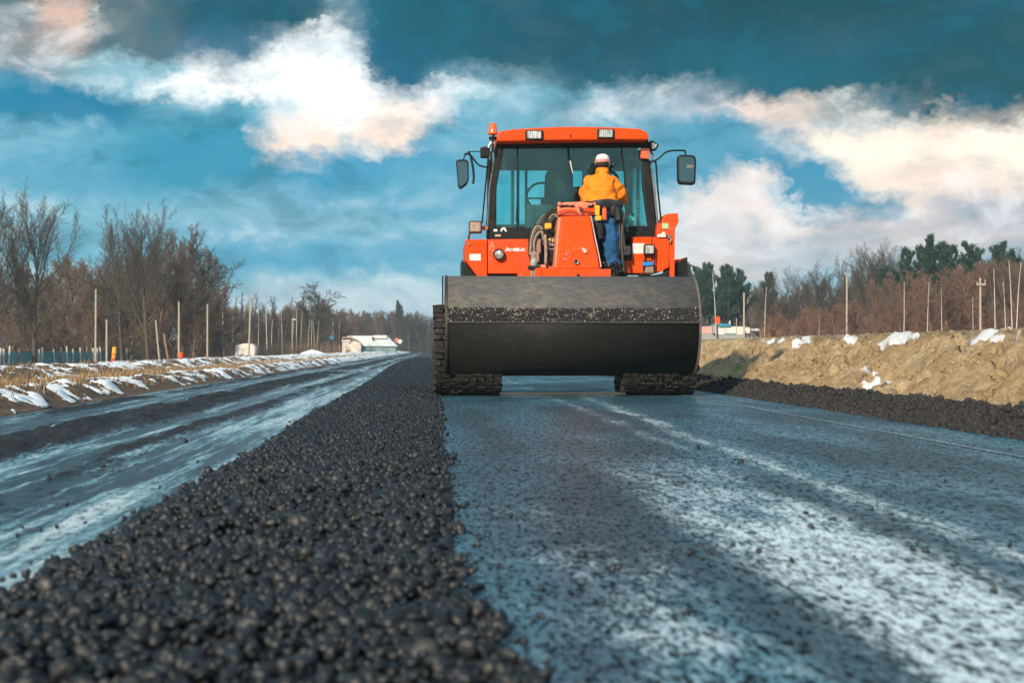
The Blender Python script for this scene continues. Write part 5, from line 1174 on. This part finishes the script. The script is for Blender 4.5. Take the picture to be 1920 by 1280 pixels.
for z in (.25, .9): tube(b, [(FX-.03, 60, zf+z), (FX-.03, 90, zf+z+.02), (FX-.03, 126, zf+z)], .012, 5)
obj('wire', b, M_STL, FEN)
def pole(px, top, Y, r, label, lean=0, m=M_WD, group=None, name='pole', arm=None, r2=None):
    p = at(px, top, Y); z0 = float(ground_z(p.x))-.1; e = empty(name, (p.x, Y, z0), label, 'pole', group)
    r *= .68; b = bmesh.new(); tube(b, [(p.x-lean, Y, z0), (p.x-lean*.4, Y, z0+(p.z-z0)*.55), (p.x, Y, p.z)], r, 9, (r2 or r*.8)); obj('shaft', b, m, e)
    if arm: arm(e, p)
    return e
pole(180, 542, 66, .075, 'tallest pale bare pole behind the field fence on the far left', .02)
pole(200, 599, 66, .075, 'short pale pole just right of the tallest one by the field fence', .0)
pole(292, 600, 72, .07, 'crooked pale pole behind the right trunk of the close pair', -.25)
pole(307, 625, 72, .09, 'short leaning orange brown post left of the orange barrel', -.35, M_WR)
pole(335.5, 565, 70, .08, 'pale pole standing right behind the orange barrel', .0)
pole(389, 570, 80, .08, 'pale straight pole at the right end of the left wood', .0)
pole(470, 556, 98, .10, 'stout tan pole in front of the white tank', .15)
pole(548, 600, 112, .07, 'thin pale pole in the middle left wood carrying a small white lamp', 0, arm=lambda e, p: obj('lamp', (lambda b: (box(b, (p.x+.14, p.y, p.z+.06), (.34, .10, .08), bev=.02), b)[1])(bmesh.new()), M_WHT, e))
def cross(e, p):
    b = bmesh.new(); box(b, (p.x, p.y-.12, p.z-.40), (.56, .06, .10), bev=.01); o = obj('crossarm', b, M_WD, e)
    for s in (-1, 1): b = bmesh.new(); box(b, (p.x+s*.25, p.y-.12, p.z-.40+(.18 if s > 0 else .11)), (.05, .05, .26 if s > 0 else .12), bev=.01); obj('insulator', b, M_WD, o)
pole(1838, 521, 84, .10, 'pale wooden utility pole with short crossarm on the far right', 0, arm=cross)
pole(1588, 513, 88, .09, 'tall plain pale pole without crossarm on the right', .03)
pole(1395, 549, 92, .10, 'shorter pale pole behind the white and blue building on the right', .0)
pole(1381, 596, 92, .05, 'thin low pale rod between the building and the pole on the right', .0)
# tall orange marker and barrels beside the left lane
def zg(p): return float(ground_z(p.x))
def barrel(px, top, Y, wpx, hm, label, name='barrel', m=None):
    p = at(px, top, Y); r = wpx*Y/FP/2; e = empty(name, (p.x, Y, p.z-hm), label, 'barrel'); m = m or dirty('orange plastic', (.85, .10, .015), (.6, .06, .01), .5, sc=3)
    b = bmesh.new(); lathe(b, (p.x, Y, p.z-hm), 'z', [(0, .001), (0, r), (hm*.3, r*1.0), (hm*.32, r*.93), (hm*.62, r*.93), (hm*.64, r), (hm*.97, r), (hm, r*.9), (hm, .001)], 20); obj('drum', b, m, e)
    b = bmesh.new(); lathe(b, (p.x, Y, p.z-hm), 'z', [(hm*.66, r*1.005), (hm*.70, r*1.03), (hm*.74, r*1.005)], 20); obj('hoop', b, dirty('dark red plastic', (.5, .04, .01), (.3, .02, .01), .5), e); return e
barrel(339.5, 660, 60, 9.5, .85, 'orange barrel behind the snowy bank in front of a pale pole')
barrel(488.5, 671, 46, 6.5, .32, 'small faded orange marker standing in the snowy left bank', 'marker')
p = at(214, 650, 62); z0 = zg(p); e = empty('marker_post', (p.x, 62, z0), 'tall slanting orange and yellow marker post behind the snowy left bank', 'marker post')
b = bmesh.new(); pts = [(p.x-.07, 62, z0), (p.x-.03, 62, z0+.45), (p.x, 62, p.z-.28)]; tube(b, pts, .105, 12, .095); obj('post', b, dirty('orange plastic', (.85, .10, .015), (.6, .06, .01), .5, sc=3), e)
b = bmesh.new(); tube(b, [(p.x, 62, p.z-.30), (p.x+.02, 62, p.z-.02), (p.x+.02, 62, p.z)], .108, 12, .06); obj('reflector', b, M_YEL, e)
b = bmesh.new(); box(b, (p.x+.0, 61.89, p.z-.42), (.13, .02, .12), Matrix.Rotation(.5, 3, 'Y'), .01); obj('sticker', b, M_YEL, e)
# white tank in the trees
p = at(465, 662, 100); z0 = zg(p)-.05; X0, X1 = at(442.5, 650, 100).x, at(481, 650, 100).x; zt_ = at(465, 643.5, 100).z
e = empty('tank_trailer', ((X0+X1)/2, 100, z0), 'rounded white and blue tank trailer half hidden behind the slim trunks', 'trailer')
b = bmesh.new(); prof = [(X0, z0+.55), (X0, zt_-.35), (X0+.12, zt_-.12), (X0+.55, zt_-.02), (X1-.5, zt_), (X1-.1, zt_-.1), (X1, zt_-.35), (X1-.05, z0+.55)]
vs_ = [b.verts.new((x, 99.4, z)) for x, z in prof]; f = b.faces.new(vs_); r_ = bmesh.ops.extrude_face_region(b, geom=[f]); bmesh.ops.translate(b, verts=[v for v in r_['geom'] if isinstance(v, bmesh.types.BMVert)], vec=(0, 1.6, 0)); bmesh.ops.bevel(b, geom=b.edges[:], offset=.05, segments=2, affect='EDGES')
obj('tank', b, dirty('white blue enamel', (.70, .66, .62), (.35, .52, .60), .5, sc=1.2, amt=.8), e)
b = bmesh.new(); box(b, ((X0+X1)/2, 100.1, z0+.50), (X1-X0-.1, 1.5, .14), bev=.02); obj('chassis', b, M_DST, e)
for x in (X0+.45, X1-.45):
    b = bmesh.new(); lathe(b, (x, 99.35, z0+.33), 'y', [(0, .001), (0, .30), (.04, .34), (.22, .34), (.24, .001)], 20); obj('wheel', b, M_RUB, e)
# white shed with snow on its roof
YS = 150; g0, g1 = at(641, 650, YS).x, at(677, 650, YS).x; zr = at(655, 629.5, YS).z; ze = at(655, 641, YS).z; zw = at(655, 657.5, YS).z; zb_ = zw-.7
e = empty('white_shed', ((g0+g1)/2, YS, zb_), 'long low white shed with a curved gable and snowy roof beside the road', 'shed')
xe = at(742, 640, YS).x
b = bmesh.new(); n_ = 10; arc = [(g0+(g1-g0)*(.5-.5*math.cos(math.pi*i/n_)), ze-.55*(i/n_)+(zr-ze)*math.sin(math.pi*(.18+.72*i/n_))**1.0) for i in range(n_+1)]
def solid(b, pts, y0, y1):
    vs_ = [b.verts.new((x, y0, z)) for x, z in pts]; f = b.faces.new(vs_); r_ = bmesh.ops.extrude_face_region(b, geom=[f]); bmesh.ops.translate(b, verts=[v for v in r_['geom'] if isinstance(v, bmesh.types.BMVert)], vec=(0, y1-y0, 0))
solid(b, [(g0, zw-.3)]+arc+[(g1, zw-.3)], YS, YS+3); obj('gable_wall', b, dirty('white plaster', (.78, .72, .66), (.6, .55, .5), .8, sc=1), e)
b = bmesh.new(); a2 = [(x, z+.10) for x, z in arc]; solid(b, arc+a2[::-1], YS-.35, YS+.3); obj('eave', b, dirty('tan board', (.50, .36, .24), (.3, .2, .12), .8), e)
b = bmesh.new(); solid(b, [(g1-.3, zw-.25), (g1-.3, ze-.35), (xe, ze-.55), (xe, zw-.35)], YS+.6, YS+3.4); obj('long_wall', b, dirty('blue grey board', (.20, .30, .33), (.10, .16, .18), .8, sc=1), e)
b = bmesh.new(); solid(b, [(g0+.4, zr-.15), (g0+.6, zr+.02), (at(725, 630, YS).x, zr+.02), (xe+.2, ze-.45), (g1-.1, ze-.42)], YS+.4, YS+4); rf = obj('roof', b, dirty('snowy roof', (.66, .74, .80), (.36, .50, .56), .6, sc=.8, amt=.8), e)
b = bmesh.new(); box(b, (at(713, 634, YS).x, YS+.35, zr-.10), (1.4, .3, .34), bev=.02); obj('dormer', b, M_WHT, rf); b = bmesh.new(); box(b, (at(699, 634, YS).x, YS+.30, zr-.25), (.18, .3, .3), bev=.02); obj('chimney', b, M_DST, rf)
for i, px in enumerate((652, 695, 727)):
    x = at(px, 650, YS).x; b = bmesh.new(); box(b, (x, YS+.0, (zb_+zw)/2-.05), (.14 if i else .5, .2, zw-zb_+.3), bev=.02); obj('support', b, M_WR if i != 1 else M_WD, e)
# snow heap before the shed
def heap(name, px0, px1, Y, top, label, m, cat):
    b = bmesh.new(); a, c = at(px0, top, Y), at(px1, top, Y); zb0 = float(ground_z(a.x))-.2
    bmesh.ops.create_icosphere(b, subdivisions=5, radius=1, matrix=Matrix.Translation(((a.x+c.x)/2, Y, zb0)) @ Matrix.Diagonal(((c.x-a.x)/2, 2.2, (a.z-zb0)*.92, 1)))
    for v in b.verts: k = (v.co-Vector(((a.x+c.x)/2, Y, zb0))); v.co += mnoise.noise_vector(v.co*.9)*.35+mnoise.noise_vector(v.co*3)*.10
    o = obj(name, b, m, None, True); tag(o, label, cat); return o
def m_heap(g):
    p = g.coord('Object'); n = g.noise(p, 1.6, 6, .7); z = g.sep(g.n('ShaderNodeNewGeometry').outputs['Normal'])[2]
    g.out(g.pbsdf(Base_Color=g.mix(g.step(g.add(z, g.mul(g.sub(n, .5), 1.6)), .35, .55), (.16, .11, .08), (.78, .82, .86)), Roughness=.9, Normal=g.bump(n, .8, .08)).outputs[0])
heap('snow_heap', 532, 628, 86, 659, 'snow covered heap of earth left of the white shed', mat('snowy earth', m_heap), 'snow heap')
heap('snow_heap', 610, 650, 100, 664, 'small snowy mound running out toward the shed', mat('snowy earth', m_heap), 'snow heap')
# round blue sign, far red sign
def disc_sign(px, py, Y, r, m, label, poly=None, foot=None):
    p = at(px, py, Y); z0 = zg(p); e = empty('road_sign', (p.x, Y, z0), label, 'sign'); b = bmesh.new(); tube(b, [(p.x, Y+.05, z0-.1), (p.x, Y+.05, p.z+r*.5)], .035, 8); obj('post', b, M_DST, e)
    b = bmesh.new(); lathe(b, p, 'y', [(0, .001), (0, r), (.03, r), (.03, .001)], 20) if poly is None else solid(b, [(p.x+x, p.z+z) for x, z in poly], Y, Y+.03)
    obj('plate', b, m, e); return e
disc_sign(622, 632.5, 108, .17, dirty('blue enamel', (.01, .16, .28), (.01, .1, .18), .5), 'tiny blue round sign left of the white shed')
disc_sign(1345, 602, 60, .2, dirty('signal orange', (.92, .09, .02), (.8, .05, .01), .5, sc=3), 'bright orange red shield shaped sign on a thin post right of the roller', [(-.12, .10), (-.05, .19), (.10, .19), (.12, -.02), (.02, -.18), (-.06, -.08)])
p = at(752, 640, 200); disc_sign(750, 640, 200, .3, M_WHT, 'pale round sign far off beside the road in the haze'); disc_sign(744, 638, 202, .35, dirty('faded red enamel', (.6, .16, .14), (.4, .1, .1), .6), 'faded red round sign far off beside the road in the haze')
# low building right of the roller
YW = 115; e = empty('low_building', (at(1370, 640, YW).x, YW, .7), 'long low white building with a blue roofed part and pink wing on the right', 'building')
def bl(name, x0, y0, x1, y1, m, d=4, dy=0, par=None): return obj(name, slab(rbox(x0, y0, x1, y1), YW+dy, d, .02), m, par or e)
bl('white_wall', 1348, 612, 1395, 627, dirty('white render', (.80, .70, .66), (.66, .58, .56), .8, sc=.5)); bl('grey_base', 1349, 627.2, 1395, 640, dirty('grey base', (.34, .34, .35), (.2, .2, .2), .8)); bl('white_wall', 1395.2, 613.5, 1406, 625, dirty('white render', (.80, .70, .66), (.66, .58, .56), .8, sc=.5), 3, 1)
w = bl('pink_wing', 1300, 612, 1337, 625, dirty('pinkish render', (.62, .36, .31), (.72, .52, .48), .8, sc=.5), 4, 1); bl('grey_wing_base', 1300, 625.2, 1347, 640, dirty('grey base', (.34, .34, .35), (.2, .2, .2), .8), 4, 1); bl('grey_block', 1337.2, 610, 1347.6, 625, dirty('grey render', (.33, .33, .36), (.25, .25, .26), .8), 4, .5)
rf = obj('roof', slab([(1348, 612), (1352, 605.5), (1356, 606.5), (1368, 607.5), (1371, 611.8)], YW-.2, 4, .01), dirty('blue sheet roof', (.01, .26, .36), (.05, .4, .5), .5, sc=2), e)
obj('vent', slab([(1367, 607.5), (1367.6, 603), (1369, 600.3), (1369.8, 607.7)], YW-.25, .2, .005), M_WHT, rf)
bl('door', 1359, 613, 1359.8, 627, dirty('teal trim', (.2, .4, .45), (.1, .3, .3), .6), .05, -.04); bl('window_band', 1358, 624, 1382, 626.6, dirty('teal trim', (.2, .4, .45), (.1, .3, .3), .6), .05, -.05)
p = at(1417, 617, YW); o = obj('white_van', slab([(1415, 620), (1415.5, 616.5), (1418, 615.5), (1422, 616), (1426, 618), (1426, 620)], YW, 2, .02), M_WHT); tag(o, 'tiny white vehicle roof showing above the right bank beyond the building', 'vehicle')
# ------------------------------------------------------------------ winter haze
b = bmesh.new(); bmesh.ops.create_cube(b, size=1, matrix=Matrix.Translation((0, 150, 9)) @ Matrix.Diagonal((3300, 700, 24, 1)))
def m_haze(g):
    v = g.n('ShaderNodeVolumePrincipled'); v.inputs['Color'].default_value = (.74, .90, .96, 1); v.inputs['Density'].default_value = .0008; v.inputs['Anisotropy'].default_value = .2
    o = g.n('ShaderNodeOutputMaterial'); g.nt.links.new(v.outputs[0], o.inputs['Volume'])
# the box reaches past the ground sheet, so the sheet is cut to lie inside it
o = obj('haze', b, mat('winter haze', m_haze)); tag(o, 'thin cold haze over the road and woods', 'haze', kind='stuff')

# pieces that are separate things to the eye become parts of their own
def split_loose(o):
    bm = bmesh.new(); bm.from_mesh(o.data); bm.verts.ensure_lookup_table(); seen = set(); comps = []
    for v in bm.verts:
        if v.index in seen: continue
        st = [v]; seen.add(v.index); c = []
        while st:
            a = st.pop(); c.append(a.index)
            for e in a.link_edges:
                w = e.other_vert(a)
                if w.index not in seen: seen.add(w.index); st.append(w)
        comps.append(c)
    bm.free()
    if len(comps) < 2 or len(comps) > 8: return
    for i, c in enumerate(comps):
        k = set(c); b2 = bmesh.new(); b2.from_mesh(o.data); b2.verts.ensure_lookup_table(); bmesh.ops.delete(b2, geom=[v for v in b2.verts if v.index not in k], context='VERTS')
        me = bpy.data.meshes.new(o.name.split('.')[0]); b2.to_mesh(me); b2.free()
        for m in o.data.materials: me.materials.append(m)
        if i == 0: first = me
        else:
            q_ = o.copy(); q_.data = me; COL.objects.link(q_); q_.name = o.name.split('.')[0]
    o.data = first
for o in list(S.objects):
    if o.type == 'MESH' and o.parent is not None and o.name.split('.')[0] in ('chipped_paint', 'slot', 'end_plate', 'hub', 'lamp_bracket', 'marker_rod', 'grab_rail', 'wiper_blade', 'bolt', 'brass_fitting', 'switch_box', 'tool_pouch', 'pipe', 'wire', 'pump', 'glazing_bar', 'mirror_arm', 'hose'): split_loose(o)
